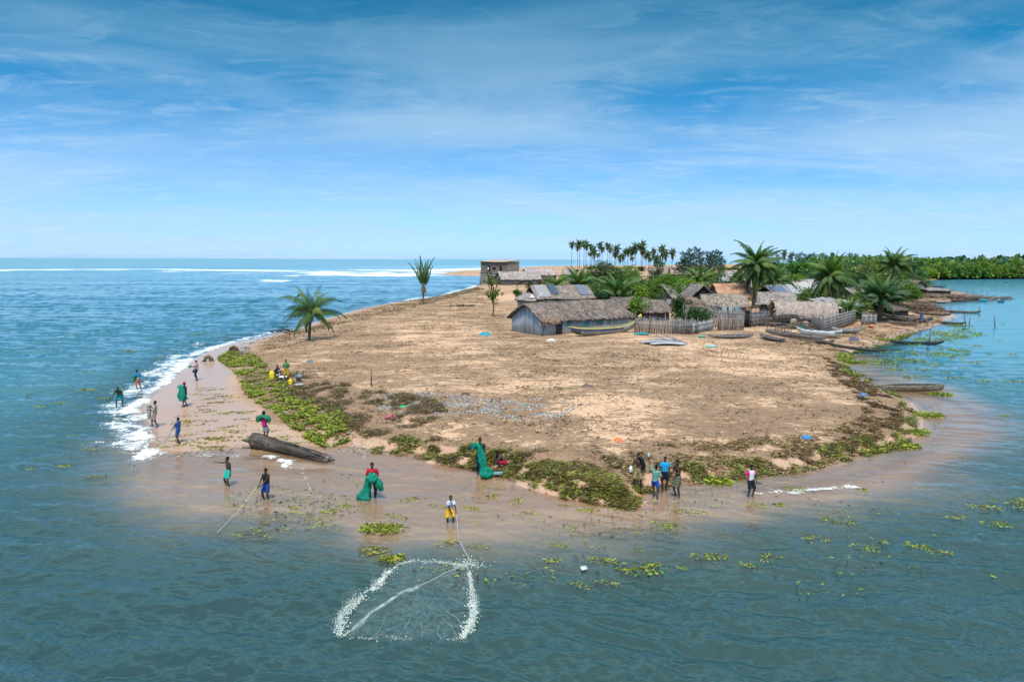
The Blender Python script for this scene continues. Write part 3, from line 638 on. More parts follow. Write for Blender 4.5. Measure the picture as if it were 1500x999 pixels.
# casuarinas: wispy feathered spires on the far beach
def casuarina(h, w, seed):
    g = np.random.default_rng(seed); tm = MB().tube([(0, 0, -.3), (.02*h, 0, h*.5), (.03*h, 0, h*.97)], [.016*h, .010*h, .002*h], (.10, .085, .07), 5); cm = MB()
    for i in range(26):
        z = h*(.3+.68*(i/26)); a = i*2.4+g.random(); L = w*.5*(1.12-(z/h))**.6*(.5+.8*g.random()); e = .35+.5*g.random()
        tip = np.array([math.cos(a)*L, math.sin(a)*L, L*math.tan(e)*.8]); n = 38; q = g.random((n, 1))**.7
        c = np.array([.03*h*z/h, 0, z])+tip*q+g.normal(size=(n, 3))*.05*w*(1-.4*q)
        d = tip/np.linalg.norm(tip)+.9*(g.random((n, 3))-.5)+np.array([0, 0, .25]); cm.leaves(c, d, g.normal(size=(n, 3)), .05*h*(.6+.7*g.random(n)), .03*w, vary((.05, .12, .09), n, .3, g), .15)
        tm.tube([(0.02*h, 0, z), np.array([.02*h, 0, z])+tip], [.004*h, .001*h], (.1, .085, .07), 3)
    return tm, cm
cas = [casuarina(18, 9, 200+i) for i in range(3)]; cas = [(a.mesh('trunk'), b.mesh('crown')) for a, b in cas]; cr_ = [None]*3
CAS = [(1000,400,369,1.2,300),(1008,402,364,1.2,300),(1019,400,363,1.5,310),(1027,402,369,1.3,290),(1036,404,369,1.2,280),(1046,404,367,1.3,285),(1052,400,368,1.3,300),(1012,404,371,1.3,290),(1042,402,373,1.4,300),(1139,400,373,1.0,380),(1167,400,372,1.0,400),(1172,400,370,1.1,410),(1178,400,372,1.0,390),(1184,400,373,1.1,380),(1190,400,371,1.2,380),(1203,400,371,1.3,370),(1208,400,374,1.2,370),
 (1245,400,371,1.2,420),(1254,400,374,1.3,430),(1266,400,375,1.4,430),(1330,400,377,1,430),(1156,400,374,.8,420),(1430,395,378,.9,520),(1455,395,376.5,.8,540),(1472,395,379,.9,560),(1310,400,372,1.4,400),(1320,400,375,1.2,390),(1057,402,378,1.2,290),(1003,404,380,1.2,300),(995,404,384,1.2,300)]
g = np.random.default_rng(19)
for i, (px, py, ty, ws, D) in enumerate(CAS):
    d = raydir(px, 390); xy = d[:2]/d[1]*D; z0 = float(H(np.array(xy[0]), np.array(xy[1]))); hh = Zat((xy[0], xy[1], 0), ty)-z0; k = i % 3; sc = hh/18
    if i < 3:
        cr_[k] = empty('casuarina_tree', (*xy, z0), 'wispy dark casuarina tree on the skyline behind the village', 'tree', 'casuarinas on the skyline', sc=(ws*.55, ws*.55, sc))
        link('trunk', cas[k][0], M['bark'], cr_[k]); link('crown', cas[k][1], M['leaf'], cr_[k])
    else: copy_tree(cr_[k], (*xy, z0), g.random()*6.28, (ws*.55, ws*.55, sc))
# far wood along the river: one mass nobody could count
def far_wood():
    g = np.random.default_rng(33); mb = MB()
    def crown(x, y, z0, h, w, col, n):
        v = g.normal(size=(n, 3)); v /= np.linalg.norm(v, axis=1, keepdims=True); v[:, 2] = np.abs(v[:, 2])*1.0-.25*(g.random(n) < .3)
        lump = 1+.28*np.sin(v[:, 0]*5+x)*np.cos(v[:, 1]*4+y)
        c = np.array([x, y, z0+h*.35])+v*np.array([w*.5, w*.5, h*.65])*(lump*(.85+.2*g.random(n)))[:, None]; c[:, 2] = np.maximum(c[:, 2], z0+.1)
        mb.leaves(c, v+.8*(g.random((n, 3))-.5), g.normal(size=(n, 3)), w*.17*(.7+.6*g.random(n)), w*.15, vary(col, n, .3, g), .1)
    pal = [(.085, .20, .06), (.12, .24, .05), (.18, .28, .05), (.08, .17, .08), (.20, .25, .07)]
    for row, (dist0, hmin, hmax) in enumerate([(0, 3.5, 6), (14, 4.5, 7.2), (34, 5.5, 8.5), (70, 6.5, 9.8), (130, 7.5, 11)]):
        x = 165.0
        while x < 560:
            t_ = (x-165)/395; base = P(1352+148*t_*1.28, 409.4-.9*t_, 0); 
            d = base/np.hypot(*base); q = base+d*(3+dist0*(1+.4*g.random())); hh = hmin+(hmax-hmin)*g.random()
            crown(q[0], q[1], .3, hh, hh*(1.4+.6*g.random()), pal[int(g.random()*5)], 210 if row < 2 else 150)
            x += 5+1.5*row+3*g.random()
    for i in range(240):
        px = 1125+260*g.random(); D = 190+230*g.random(); d = raydir(px, 400); xy = d[:2]/d[1]*D
        if px > 1330 and D < 330: continue
        s_, h_, _ = fields(xy[0], xy[1])
        if s_ < 4: continue
        hh = 4+6*g.random()*min(1, D/300)*(1 if px > 1180 else .3); crown(xy[0], xy[1], float(h_), hh, 7+5*g.random(), pal[int(g.random()*5)], 200)
    o = link('riverside_wood', mb.mesh('riverside_wood'), M['leaf']); tag(o, 'dense mangrove and bush covering the far river bank', 'wood', kind='stuff')
far_wood()

# ------------------------------------------------------------------ houses
GREYW = (.30, .31, .33); BLUEW = (.42, .47, .54); REED = (.24, .225, .22); THATCH = (.25, .21, .19); THATCHD = (.19, .16, .145); PALETH = (.32, .28, .235)
def plank_wall(mb, a, b, z0, z1, col, w=.22, th=.04, jag=.06, g=None, tri=0.0):
    """upright boards from a to b; tri lifts their tops towards a gable ridge"""
    g = g or rng; a = np.array(a, float); b = np.array(b, float); L = np.hypot(*(b-a)); n = max(int(L/w), 1); an = math.atan2(*(b-a)[::-1])
    for i in range(n):
        f = (i+.5)/n; c = a+(b-a)*f; top = z1+tri*(1-abs(2*f-1))-jag*g.random(); k = np.array(col)*(.78+.42*g.random())
        mb.box((c[0], c[1], (z0+top)/2), (L/n*.97, th*(1+.4*g.random()), top-z0), k, rz=an)
def roof_slab(mb, e0, e1, r0_, r1, col, g, th=.16, nx=26, ny=6, rough=.07, jag=.22, ridge_jag=.05):
    """a sheet of thatch from the eave e0-e1 up to the ridge r0-r1, with ragged edges and thickness"""
    e0, e1, r0_, r1 = [np.array(q, float) for q in (e0, e1, r0_, r1)]; T = np.zeros((ny+1, nx+1, 3))
    nrm = np.cross(e1-e0, r0_-e0); nrm /= np.linalg.norm(nrm); nrm *= np.sign(nrm[2]+1e-9)
    for j in range(ny+1):
        for i in range(nx+1):
            u = i/nx; v = j/ny; p = (e0*(1-u)+e1*u)*(1-v)+(r0_*(1-u)+r1*u)*v
            p = p+nrm*rough*(g.random()*2-1)+nrm*rough*1.5*math.sin(u*7+v*3)
            if j == 0: p = p-(r0_-e0)/np.linalg.norm(r0_-e0)*jag*(g.random()-.3)
            if i in (0, nx): p = p+(e1-e0)/np.linalg.norm(e1-e0)*jag*.7*(g.random()-.5)
            T[j, i] = p
    B = T-nrm*th; V = np.vstack([T.reshape(-1, 3), B.reshape(-1, 3)]); o = (ny+1)*(nx+1); F = []; K = []
    id_ = lambda j, i: j*(nx+1)+i
    for j in range(ny):
        for i in range(nx):
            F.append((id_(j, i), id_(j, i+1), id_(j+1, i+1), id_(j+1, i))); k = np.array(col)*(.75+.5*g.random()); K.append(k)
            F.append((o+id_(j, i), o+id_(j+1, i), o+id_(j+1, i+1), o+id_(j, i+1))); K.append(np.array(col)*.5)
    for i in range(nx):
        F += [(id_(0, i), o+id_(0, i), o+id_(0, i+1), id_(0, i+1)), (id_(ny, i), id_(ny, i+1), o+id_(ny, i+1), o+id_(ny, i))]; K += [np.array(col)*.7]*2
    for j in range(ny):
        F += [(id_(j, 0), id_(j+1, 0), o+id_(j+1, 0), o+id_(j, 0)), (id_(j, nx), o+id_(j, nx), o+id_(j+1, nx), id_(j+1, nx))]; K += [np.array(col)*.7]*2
    mb.add(V, F, np.array(K))
def shag(mb, e0, e1, r0_, r1, n, col, g, L=.5, W=.12):
    """loose palm leaves lying on a thatched slope and hanging over its eave"""
    e0, e1, r0_, r1 = [np.array(q, float) for q in (e0, e1, r0_, r1)]; u = g.random((n, 1)); v = g.random((n, 1))**1.3; nr = np.cross(e1-e0, r0_-e0); nr /= np.linalg.norm(nr); nr *= np.sign(nr[2])
    c = (e0*(1-u)+e1*u)*(1-v)+(r0_*(1-u)+r1*u)*v+nr*.10; dn = (e0-r0_)/np.linalg.norm(e0-r0_)
    d = dn+(e1-e0)/np.linalg.norm(e1-e0)*(g.random((n, 1))-.5)*1.6+nr*.12
    mb.leaves(c, d, np.repeat(nr[None], n, 0), L*(.6+.8*g.random(n)), W, vary(col, n, .45, g), .12)
def house(name, label, pL, pR, depth, wh, rh, wall=GREYW, roof=THATCH, kind='gable', over=.45, doors=(), windows=(), seed=1, walls='plank', cat='house', reach=0, shagn=160, tarps=(), ridge=.5, dark=False, zoff=0, w=None, group=None, wmat=None, extra=None):
    """front wall between two pixels; doors: (x, w, h, colour), windows: (x, z, w, h, colour) in metres from the left corner"""
    g = np.random.default_rng(seed); roof = tuple(np.array(roof)*np.array((.84, .80, .76)))
    a = G(*pL); b = G(*pR)
    if w is not None: b = a+(b-a)/np.hypot(*(b-a)[:2])*w
    W = float(np.hypot(*(b-a)[:2])); an = math.atan2(b[1]-a[1], b[0]-a[0]); z0 = min(a[2], b[2])+zoff
    r_ = empty(name, (a[0], a[1], z0), label, cat, group, rz=an); wm = wmat or {'plank': 'plank', 'reed': 'reed', 'block': 'stone'}[walls]; pw = {'plank': .24, 'reed': .1, 'block': 2}[walls]
    zt = lambda y: wh+(rh*(y/depth) if kind == 'shed' else 0)
    mb = MB(); plank_wall(mb, (0, 0), (W, 0), -.3, wh, wall, pw, g=g, tri=rh if kind == 'front' else 0)
    for dx, dw, dh, dc in doors: pass
    mb.build('front_wall', wm, r_)
    mb = MB(); plank_wall(mb, (0, depth), (W, depth), -.3, zt(depth), np.array(wall)*.9, pw*2, g=g, tri=rh if kind == 'front' else 0); mb.build('back_wall', wm, r_)
    for s_ in (0, 1):
        mb = MB(); x = 0.02+s_*(W-.04); plank_wall(mb, (x, .05), (x, depth-.05), -.3, wh+(rh*.5 if kind == 'shed' else 0), wall, pw, g=g, tri=rh*.96 if kind == 'gable' else 0); mb.build('side_wall', wm, r_)
    rm = MB(); o = over
    if kind == 'gable':
        yr = depth*ridge; s1 = rh/yr; F_ = [(-o, -o, wh-s1*o+.05), (W+o, -o, wh-s1*o+.05), (-o, yr, wh+rh+.05), (W+o, yr, wh+rh+.05)]
        roof_slab(rm, *F_, roof, g, nx=max(int(W*1.6), 6)); s2 = rh/(depth-yr)
        B_ = [(W+o, depth+o, wh-s2*o+.05), (-o, depth+o, wh-s2*o+.05), (W+o, yr, wh+rh+.03), (-o, yr, wh+rh+.03)]
        roof_slab(rm, *B_, roof, g, nx=max(int(W), 6))
        if shagn: shag(rm, *F_, shagn, roof, g); shag(rm, *B_, shagn//2, roof, g)
        rm.build('roof', 'thatch', r_)
        top = lambda x, v: (x, -o+(yr+o)*v, wh-s1*o+(rh+s1*o)*v+.17)
    elif kind == 'front':
        xr = W*ridge; s1 = rh/xr
        F_ = [(-o, depth+o, wh-s1*o+.05), (-o, -o, wh-s1*o+.05), (xr, depth+o, wh+rh+.05), (xr, -o, wh+rh+.05)]; roof_slab(rm, *F_, roof, g, nx=max(int(depth*1.6), 6)); s2 = rh/(W-xr)
        B_ = [(W+o, -o, wh-s2*o+.05), (W+o, depth+o, wh-s2*o+.05), (xr, -o, wh+rh+.03), (xr, depth+o, wh+rh+.03)]; roof_slab(rm, *B_, roof, g, nx=max(int(depth*1.6), 6))
        if shagn: shag(rm, *F_, shagn//2, roof, g); shag(rm, *B_, shagn//2, roof, g)
        rm.build('roof', 'thatch', r_)
        top = lambda x, v: (x, depth*v, wh+rh)
    elif kind == 'shed':
        s1 = rh/depth; F_ = [(-o, -o, wh-s1*o+.05), (W+o, -o, wh-s1*o+.05), (-o, depth+o, wh+rh+s1*o+.05), (W+o, depth+o, wh+rh+s1*o+.05)]; roof_slab(rm, *F_, roof, g, nx=max(int(W*1.6), 6))
        if shagn: shag(rm, *F_, shagn, roof, g)
        rm.build('roof', 'thatch', r_)
        top = lambda x, v: (x, -o+(depth+2*o)*v, wh-s1*o+(rh+2*s1*o)*v+.17)
    elif kind == 'round':
        R_ = depth/2; rings = []
        for x in np.linspace(-o, W+o, 24):
            rings.append([(x, R_-(R_+.35)*math.cos(t_)*(1+.02*g.random()), wh-.3+(rh+.3)*math.sin(t_)*(1+.03*g.random())) for t_ in np.linspace(0, PI, 12)])
        n_ = len(rings[0]); rg = [list(q)+[(p_[0], R_+(p_[1]-R_)*.94, p_[2]-.14) for p_ in q[::-1]] for q in rings]
        rm.loft(rg, roof, closed=True, caps=True); K = rm.K[-1]; K *= .8+.4*g.random((len(K), 1))
        F_ = [(-o, -.2, wh), (W+o, -.2, wh), (-o, R_*.5, wh+rh*.85), (W+o, R_*.5, wh+rh*.85)]
        shag(rm, *F_, shagn, roof, g); rm.build('roof', 'thatch', r_)
    for x, dw, dh, dc in doors:
        d = MB(); 
        for i in range(max(int(dw/.22), 2)): d.box((x+(i+.5)*dw/max(int(dw/.22), 2), -.05, dh/2-.05), (dw/max(int(dw/.22), 2)*.96, .05, dh), np.array(dc)*(.85+.3*g.random()))
        dob = d.build('door', 'paint' if sum(dc) > .12 else 'matte', r_)
        MB().box((x+dw-.12, -.09, 1.0), (.05, .04, .14), (.06, .06, .06)).build('handle', 'matte', dob)
    for x, z, ww, hh, wc in windows:
        wo = MB().box((x+ww/2, -.045, z+hh/2), (ww, .05, hh), wc).build('window', 'paint', r_)
        f = MB(); fc = np.array(wall)*.8
        for q in ((x-.03, z+hh/2, .07, hh+.14), (x+ww+.03, z+hh/2, .07, hh+.14)): f.box((q[0], -.07, q[1]), (q[2], .06, q[3]), fc)
        for q in ((x+ww/2, z-.04, ww-.01, .07), (x+ww/2, z+hh+.04, ww-.01, .07)): f.box((q[0], -.07, q[1]), (q[2], .055, q[3]), fc)
        f.build('frame', 'plank', wo)
    if dark:   # flat dark sheet on the gable, its colour standing for the shade inside
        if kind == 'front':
            d = MB(); d.add([(.25, -.06, .6), (W-.25, -.06, .6), (W-.25, -.06, wh), (W*ridge, -.06, wh+rh*.86), (.25, -.06, wh)], [(0, 1, 2, 3, 4)], (.018, .024, .028)); d.build('gable_shade', 'matte', r_)
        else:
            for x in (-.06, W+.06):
                d = MB(); d.add([(x, .15, wh*.55), (x, depth-.15, wh*.55), (x, depth-.15, wh), (x, depth*ridge, wh+rh*.86), (x, .15, wh)], [(0, 1, 2, 3, 4)], (.018, .02, .02)); d.build('gable_shade', 'matte', r_)
    for x0, x1, v0, v1, tc_ in tarps:
        tp = MB(); nn = 6; V = [tuple(np.array(top(x0+(x1-x0)*i/nn, v0+(v1-v0)*j/nn))+np.array([0, 0, .05*g.random()+.06])) for j in range(nn+1) for i in range(nn+1)]
        tp.add(V, [(j*7+i, j*7+i+1, j*7+i+8, j*7+i+7) for j in range(6) for i in range(6)], tc_); tp.build('roof_sheet', 'plastic', r_)
    if extra: extra(r_, W, depth, g)
    return r_
def longhouse_extra(r_, W, dep, g):
    # the broken near corner of the thatch, props and a door frame
    mb = MB(); n = 90; c = np.stack([-.3+g.random(n)*2.6, -.4+.5*g.random(n), 1.75+.35*g.random(n)], 1)
    mb.leaves(c, np.stack([g.random(n)-.5, -.6-.5*g.random(n), -.6-.5*g.random(n)], 1), g.normal(size=(n, 3)), .7, .16, vary((.40, .26, .17), n, .4, g), .1); mb.build('torn_thatch', 'thatch', r_)
    for x0, x1 in ((-.25, .5),):
        MB().tube([(x0, -.35, -.1), (x1, -.12, 2.4)], .055, (.10, .08, .06), 5).build('prop', 'bark', r_)
# front row
house('long_house', 'long grey-blue plank house with a sagging palm thatch roof facing the open sand', (794, 492), (921, 481.5), 6.4, 1.95, 1.75, BLUEW, THATCH, 'gable', seed=3, over=.5, shagn=520,
      doors=[(2.0, 1.0, 1.75, (.05, .045, .045)), (6.4, .85, 1.75, (.10, .42, .38))], windows=[(3.6, 1.1, .6, .55, (.03, .25, .22)), (8.7, 1.0, .8, .65, (.02, .30, .22))], extra=longhouse_extra)
house('annexe', 'low dark plank annexe with grey thatch at the right end of the long house', (905, 468), (952, 468), 5, 1.9, 1.3, (.16, .15, .15), THATCHD, seed=4, cat='hut', shagn=120)
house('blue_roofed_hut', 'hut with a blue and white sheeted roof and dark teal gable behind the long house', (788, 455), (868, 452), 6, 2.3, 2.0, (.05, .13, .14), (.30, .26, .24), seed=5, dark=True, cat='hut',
      tarps=[(0.2, 2.6, .1, .95, (.26, .26, .27)), (3.0, 4.4, .3, .98, (.05, .075, .11)), (8.6, 10.6, .2, .95, (.13, .16, .20))], shagn=100)
house('plank_hut', 'bare grey plank hut with pointed boards left of the blue-roofed hut', (758, 453), (783, 455), 4, 2.0, 1.0, (.30, .28, .28), (.36, .33, .33), 'gable', seed=6, cat='hut', shagn=40, tarps=[(2.4, 4.2, .2, .9, (.55, .54, .60))])
house('thatched_longhouse', 'long low grey thatched house behind the ruin with a wall of reeds', (735, 418), (792, 417), 7, 2.2, 2.6, (.20, .18, .17), (.40, .36, .36), seed=7, walls='reed', shagn=150)
house('thatched_house', 'pale lilac-grey thatched house close to the far beach', (775, 411), (815, 410), 8, 2.4, 2.6, (.22, .20, .18), (.48, .42, .42), seed=8, shagn=120)
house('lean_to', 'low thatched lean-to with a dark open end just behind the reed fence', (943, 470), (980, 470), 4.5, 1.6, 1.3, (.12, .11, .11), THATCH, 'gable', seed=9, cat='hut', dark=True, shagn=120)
house('grey_roofed_house', 'house with a plain grey roof right of the round green tree', (985, 452), (1016, 450), 6, 2.2, 2.2, (.14, .13, .13), (.33, .31, .32), seed=10, shagn=80)
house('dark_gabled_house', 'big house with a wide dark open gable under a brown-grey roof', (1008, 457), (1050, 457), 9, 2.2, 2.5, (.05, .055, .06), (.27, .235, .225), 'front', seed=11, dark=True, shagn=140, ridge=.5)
house('pale_roofed_shed', 'long shed with a pale straw-coloured roof in front of the dark-gabled house', (1032, 465), (1092, 466), 4, 2.1, 1.5, (.30, .27, .24), PALETH, seed=12, cat='shed', shagn=120)
house('brown_thatch_shed', 'collapsed brown thatch shed between the dark tree and the pale roof', (1005, 467), (1034, 467), 3.5, 1.7, 1.2, (.13, .11, .10), (.22, .165, .14), 'shed', seed=13, cat='shed', shagn=200)
house('orange_roofed_house', 'house with a sun-bleached orange roof left of the tallest palm', (1055, 452), (1097, 452), 6, 2.3, 2.2, (.25, .2, .18), (.55, .33, .22), seed=14, shagn=40)
house('grey_ridged_hut', 'hut with a steep pale grey roof among the far trees', (1045, 424), (1064, 425), 6, 2.3, 2.9, (.3, .29, .29), (.42, .42, .44), 'gable', seed=15, cat='hut', dark=True, shagn=30)
house('steep_roofed_hut', 'hut with a small dark triangular gable under a brown thatch in the distance', (950, 411), (976, 411), 7, 2.2, 4.0, (.12, .10, .09), (.34, .27, .24), 'gable', seed=16, cat='hut', dark=True, shagn=60)
house('far_thatched_house', 'distant brown thatched house right of the flat-topped tree', (982, 409), (1008, 409), 8, 2.4, 3, (.2, .16, .14), (.36, .29, .26), seed=17, shagn=60)
house('far_thatched_hut', 'small far hut seen between the palms at the left of the thicket', (826, 408), (842, 408), 6, 2.2, 2.4, (.2, .18, .18), (.38, .33, .33), seed=18, cat='hut', shagn=40)
house('round_backed_house', 'long barrel-roofed thatched house with a dark open end by the river palms', (1140, 477), (1222, 480), 4.6, 1.5, 1.95, (.10, .09, .08), (.40, .335, .31), 'round', seed=19, walls='reed', shagn=420)
house('long_low_house', 'long low grey-brown thatched house left of the barrel-roofed one', (1112, 462), (1162, 463), 5, 2.1, 1.6, (.12, .11, .11), (.36, .32, .31), seed=20, shagn=200)
house('tarpaulin_house', 'house with a torn blue tarpaulin roof and white walls behind the barrel-roofed house', (1136, 451), (1162, 451), 6, 2.3, 1.9, (.30, .29, .33), (.34, .32, .34), seed=21, tarps=[(.2, 3.4, .1, .9, (.10, .13, .18)), (4.2, 5.8, .2, .95, (.3, .3, .33))], dark=True, shagn=30)
house('white_sheet_hut', 'hut patched with white sheets behind the small bright palm', (1172, 444), (1203, 444), 6, 2.2, 2.2, (.3, .3, .3), (.46, .44, .44), seed=22, cat='hut', tarps=[(.5, 3.2, .1, .7, (.36, .355, .35)), (5, 7, .4, .95, (.25, .29, .33))], shagn=40)
house('pale_hut', 'pale grey roofed hut among the trees beyond the tarpaulin house', (1160, 425), (1190, 424), 7, 2.2, 2.5, (.3, .28, .28), (.5, .46, .46), seed=23, cat='hut', shagn=40)
house('brown_roof_hut', 'brown thatched hut half hidden left of the tallest palm top', (1110, 416), (1140, 415), 7, 2.2, 2.6, (.2, .18, .16), (.4, .33, .3), seed=24, cat='hut', shagn=60)
house('shore_hut', 'grey hut with a white plastic sheet roof on the river bank behind the broad palm', (1228, 470), (1262, 466), 4.5, 2.0, 1.1, (.22, .21, .22), (.42, .41, .44), 'shed', seed=25, cat='hut', tarps=[(1.0, 4.2, .1, .8, (.3, .31, .34))], shagn=60)
house('plank_shack', 'grey plank shack with a small teal door panel at the far river landing', (1333, 431), (1357, 430), 4, 2.0, 1.7, (.24, .235, .24), (.22, .18, .165), 'front', seed=26, cat='hut', shagn=40, doors=[(.6, 1.0, 1.7, (.1, .35, .33))])
house('flat_roofed_shack', 'low shack with a pale flat roof near the tip of the far landing', (1362, 434), (1392, 433), 3.5, 1.5, .35, (.13, .10, .09), (.30, .29, .28), 'shed', seed=27, cat='hut', shagn=0)
house('brown_shack', 'tiny brown shack under the end of the river wood', (1336, 421), (1350, 420), 4, 1.9, 1.8, (.15, .11, .1), (.25, .18, .15), 'front', seed=28, cat='hut', shagn=30)
house('dark_lean_to', 'small dark lean-to of sticks behind the person in blue at the landing', (1308, 466), (1330, 463), 3, 1.3, .9, (.08, .07, .065), (.16, .13, .12), 'shed', seed=29, cat='hut', shagn=60)
# filler huts: grey roofs glimpsed in the thicket, each its own
for i, (a, b, lab, rc) in enumerate([((1185, 434), (1205, 433), 'grey gabled hut glimpsed between the left dark palm and the white-sheeted hut', (.36, .35, .37)), ((1100, 432), (1118, 432), 'dark grey hut just right of the tallest palm', (.3, .28, .29)),
     ((1258, 455), (1285, 452), 'low grey thatched hut glimpsed behind the broad dark palm', (.28, .25, .25)), ((1065, 410), (1090, 409), 'far hut roof between the middle palm and the tallest palm', (.42, .36, .33)), ((1120, 404), (1150, 403), 'brown thatched hut near the pale inland sand', (.45, .34, .27)), ((875, 412), (898, 411), 'thatched hut in the shade of the big rounded tree', (.36, .3, .28))]):
    house('thatched_hut', lab, a, b, 5.5, 2.1, 2.0, (.2, .19, .19), rc, seed=50+i, cat='hut', shagn=40)
# ruin of block walls with an upper room
def ruin():
    a = G(704, 418); b = G(740, 417); W = float(np.hypot(*(b-a)[:2])); an = math.atan2(b[1]-a[1], b[0]-a[0]); g = np.random.default_rng(70)
    top = Zat(a, 382)-a[2]; D = 6.5; r_ = empty('ruined_house', a, 'two-storey ruin of grey blocks with an upper room and flat roof by the sea', 'ruin', rz=an); c1 = (.34, .32, .29); fl = top*.53
    # lower storey: walls with gaps, columns
    mb = MB()
    def cells(mb, p0, p1, z0, z1, holes, col, step=.42):
        p0 = np.array(p0); p1 = np.array(p1); L = np.hypot(*(p1-p0)); nx = int(L/step); nz = max(int((z1-z0)/.3), 1); an_ = math.atan2(*(p1-p0)[::-1])
        for i in range(nx):
            for k in range(nz):
                x = (i+.5)/nx*L; z = z0+(k+.5)/nz*(z1-z0)
                if any(h[0] < x < h[1] and h[2] < z-z0 < h[3] for h in holes): continue
                q = p0+(p1-p0)*x/L; mb.box((q[0], q[1], z), (L/nx*.985, .2, (z1-z0)/nz*.97), np.array(col)*(.75+.4*g.random()), rz=an_)
    cells(mb, (.2, 0), (W-.2, 0), -.3, fl-.25, [(W*.30, W*.46, .3, 3), (W*.62, W*.80, .3, 3)], (.30, .29, .26)); mb.build('lower_front_wall', 'stone', r_)
    mb = MB(); cells(mb, (.1, .2), (.1, D), -.3, fl-.25, [(1.6, 2.8, 1.0, 2.2)], (.30, .29, .26)); cells(mb, (W-.1, .2), (W-.1, D), -.3, fl-.25, [], (.3, .29, .26)); cells(mb, (.2, D), (W-.2, D), -.3, fl-.25, [], (.3, .29, .26)); mb.build('lower_side_wall', 'stone', r_)
    MB().box((W/2, D/2, fl-.1), (W+.3, D+.4, .24), (.36, .33, .29)).build('floor_slab', 'stone', r_)
    mb = MB(); cells(mb, (.15, .1), (W*.99, .1), fl+.03, top-.3, [(W*.28, W*.40, .2, 2.4), (W*.48, W*.62, 1.0, 1.9), (W*.76, W*.86, .7, 2.2)], (.27, .215, .18)); mb.build('upper_front_wall', 'stone', r_)
    mb = MB(); cells(mb, (.1, .35), (.1, D), fl+.03, top-.3, [(2.5, 3.5, .9, 1.8)], (.36, .30, .26)); cells(mb, (W-.1, .35), (W-.1, D), fl+.03, top-.3, [], (.27, .22, .19)); cells(mb, (.2, D-.1), (W-.2, D-.1), fl+.03, top-.3, [], (.25, .21, .18)); mb.build('upper_side_wall', 'stone', r_)
    rm = MB(); roof_slab(rm, (-.35, -.5, top-.25), (W+.4, -.5, top-.35), (-.35, D+.3, top+.5), (W+.4, D+.3, top+.35), (.44, .36, .27), g, th=.22, nx=18, rough=.05, jag=.3); rm.build('roof', 'thatch', r_)
    for x in (.05, W*.5, W-.05): MB().box((x, -.2, fl/2-.15), (.34, .34, fl), (.33, .31, .28)).build('column', 'stone', r_)
    mb = MB()
    for i in range(60): mb.ell((g.random()*W*1.2-.8, -1.2+1.6*(g.random()-.5), .02+.12*g.random()), (.2+.25*g.random(), .2+.2*g.random(), .12+.12*g.random()), np.array((.33, .31, .28))*(.6+.6*g.random()), 5, 4, jit=.4)
    mb.build('rubble', 'stone', r_)
ruin()
# black shelter: a torn black sheet on poles
def shelter():
    p = G(770, 430); r_ = empty('black_shelter', p, 'torn black sheet sagging over thin poles near the ruin', 'shelter'); g = np.random.default_rng(4)
    n = 8; V = [(-2.4+4.6*i/n, -1.6+3.2*j/n, 1.9+1.4*math.sin(PI*min(i/n*.75+.1, 1))+.25*(g.random()-.5)-.25*math.sin(PI*j/n)) for j in range(n+1) for i in range(n+1)]
    MB().add(V, [(j*9+i, j*9+i+1, j*9+i+10, j*9+i+9) for j in range(n) for i in range(n)], (.02, .018, .025)).build('canopy', 'cloth', r_)
    for x, y in ((-2.2, -1.5), (2, -1.5), (-2.2, 1.5), (2, 1.5)): MB().tube([(x, y, -.2), (x, y, 2.3)], .05, (.12, .09, .06), 5).build('pole', 'bark', r_)
    MB().tube([(.6, 0, 2), (.62, 0, 4.3)], .035, (.12, .09, .06), 5).build('mast', 'bark', r_)
shelter()
# ------------------------------------------------------------------ fences of reeds and sticks
def fence(name, label, pts, tops, col=REED, sp=.11, seed=1, lean=0, horiz=0, post=1.8, jag=.22, gaps=0.0, cat='fence', wd=.07):
    g = np.random.default_rng(seed); Q = [G(*q) for q in pts]; o = Q[0]; r_ = empty(name, o, label, cat); mb = MB(); Q = [q-o for q in Q]
    for k in range(len(Q)-1):
        a, b = Q[k], Q[k+1]; L = np.hypot(*(b-a)[:2]); n = int(L/sp); an = math.atan2(*(b-a)[:2][::-1])
        for i in range(n):
            if g.random() < gaps: continue
            f = (i+.5)/n; c = a+(b-a)*f; h_ = (tops[k]*(1-f)+tops[k+1]*f)*(1-jag*g.random()); kk = np.array(col)*(.6+.8*g.random())
            mb.box((c[0], c[1]+.03*g.normal(), c[2]+h_/2-.1), (wd, .035, h_+.2), kk, rz=an, ry=lean+.03*g.normal())
    mb.build('reed_panel', 'reed', r_)
    for k in range(len(Q)-1):
        a, b = Q[k], Q[k+1]; L = np.hypot(*(b-a)[:2]); 
        for j in range(horiz):
            zz = (j+.7)/(horiz+.4); ra = MB(); ra.tube([a+[0, -.07, tops[k]*zz], (a+b)/2+[0, -.07, (tops[k]+tops[k+1])/2*zz+.04], b+[0, -.07, tops[k+1]*zz]], .028, (.33, .30, .27), 5); ra.build('rail', 'reed', r_)
        for i in range(int(L/post)+1):
            f = min(i*post/L, 1); c = a+(b-a)*f; h_ = (tops[k]*(1-f)+tops[k+1]*f)*(1.0+.18*g.random())
            MB().tube([c+[0, .07, -.3], c+[.05*g.normal(), .07, h_]], .05, np.array((.14, .12, .10))*(.8+.5*g.random()), 5).build('post', 'bark', r_)
    return r_
fence('reed_fence', 'long upright reed fence across the front of the village right of the painted boat', [(930, 487), (985, 489), (1022, 489)], [2.2, 2.0, 1.9], (.175, .17, .18), .1, 1, horiz=1)
fence('pale_screen', 'pale slanting screen of split reeds at the right end of the long reed fence', [(1014, 490), (1044, 484)], [1.5, 1.55], (.33, .33, .35), .1, 2, horiz=2)
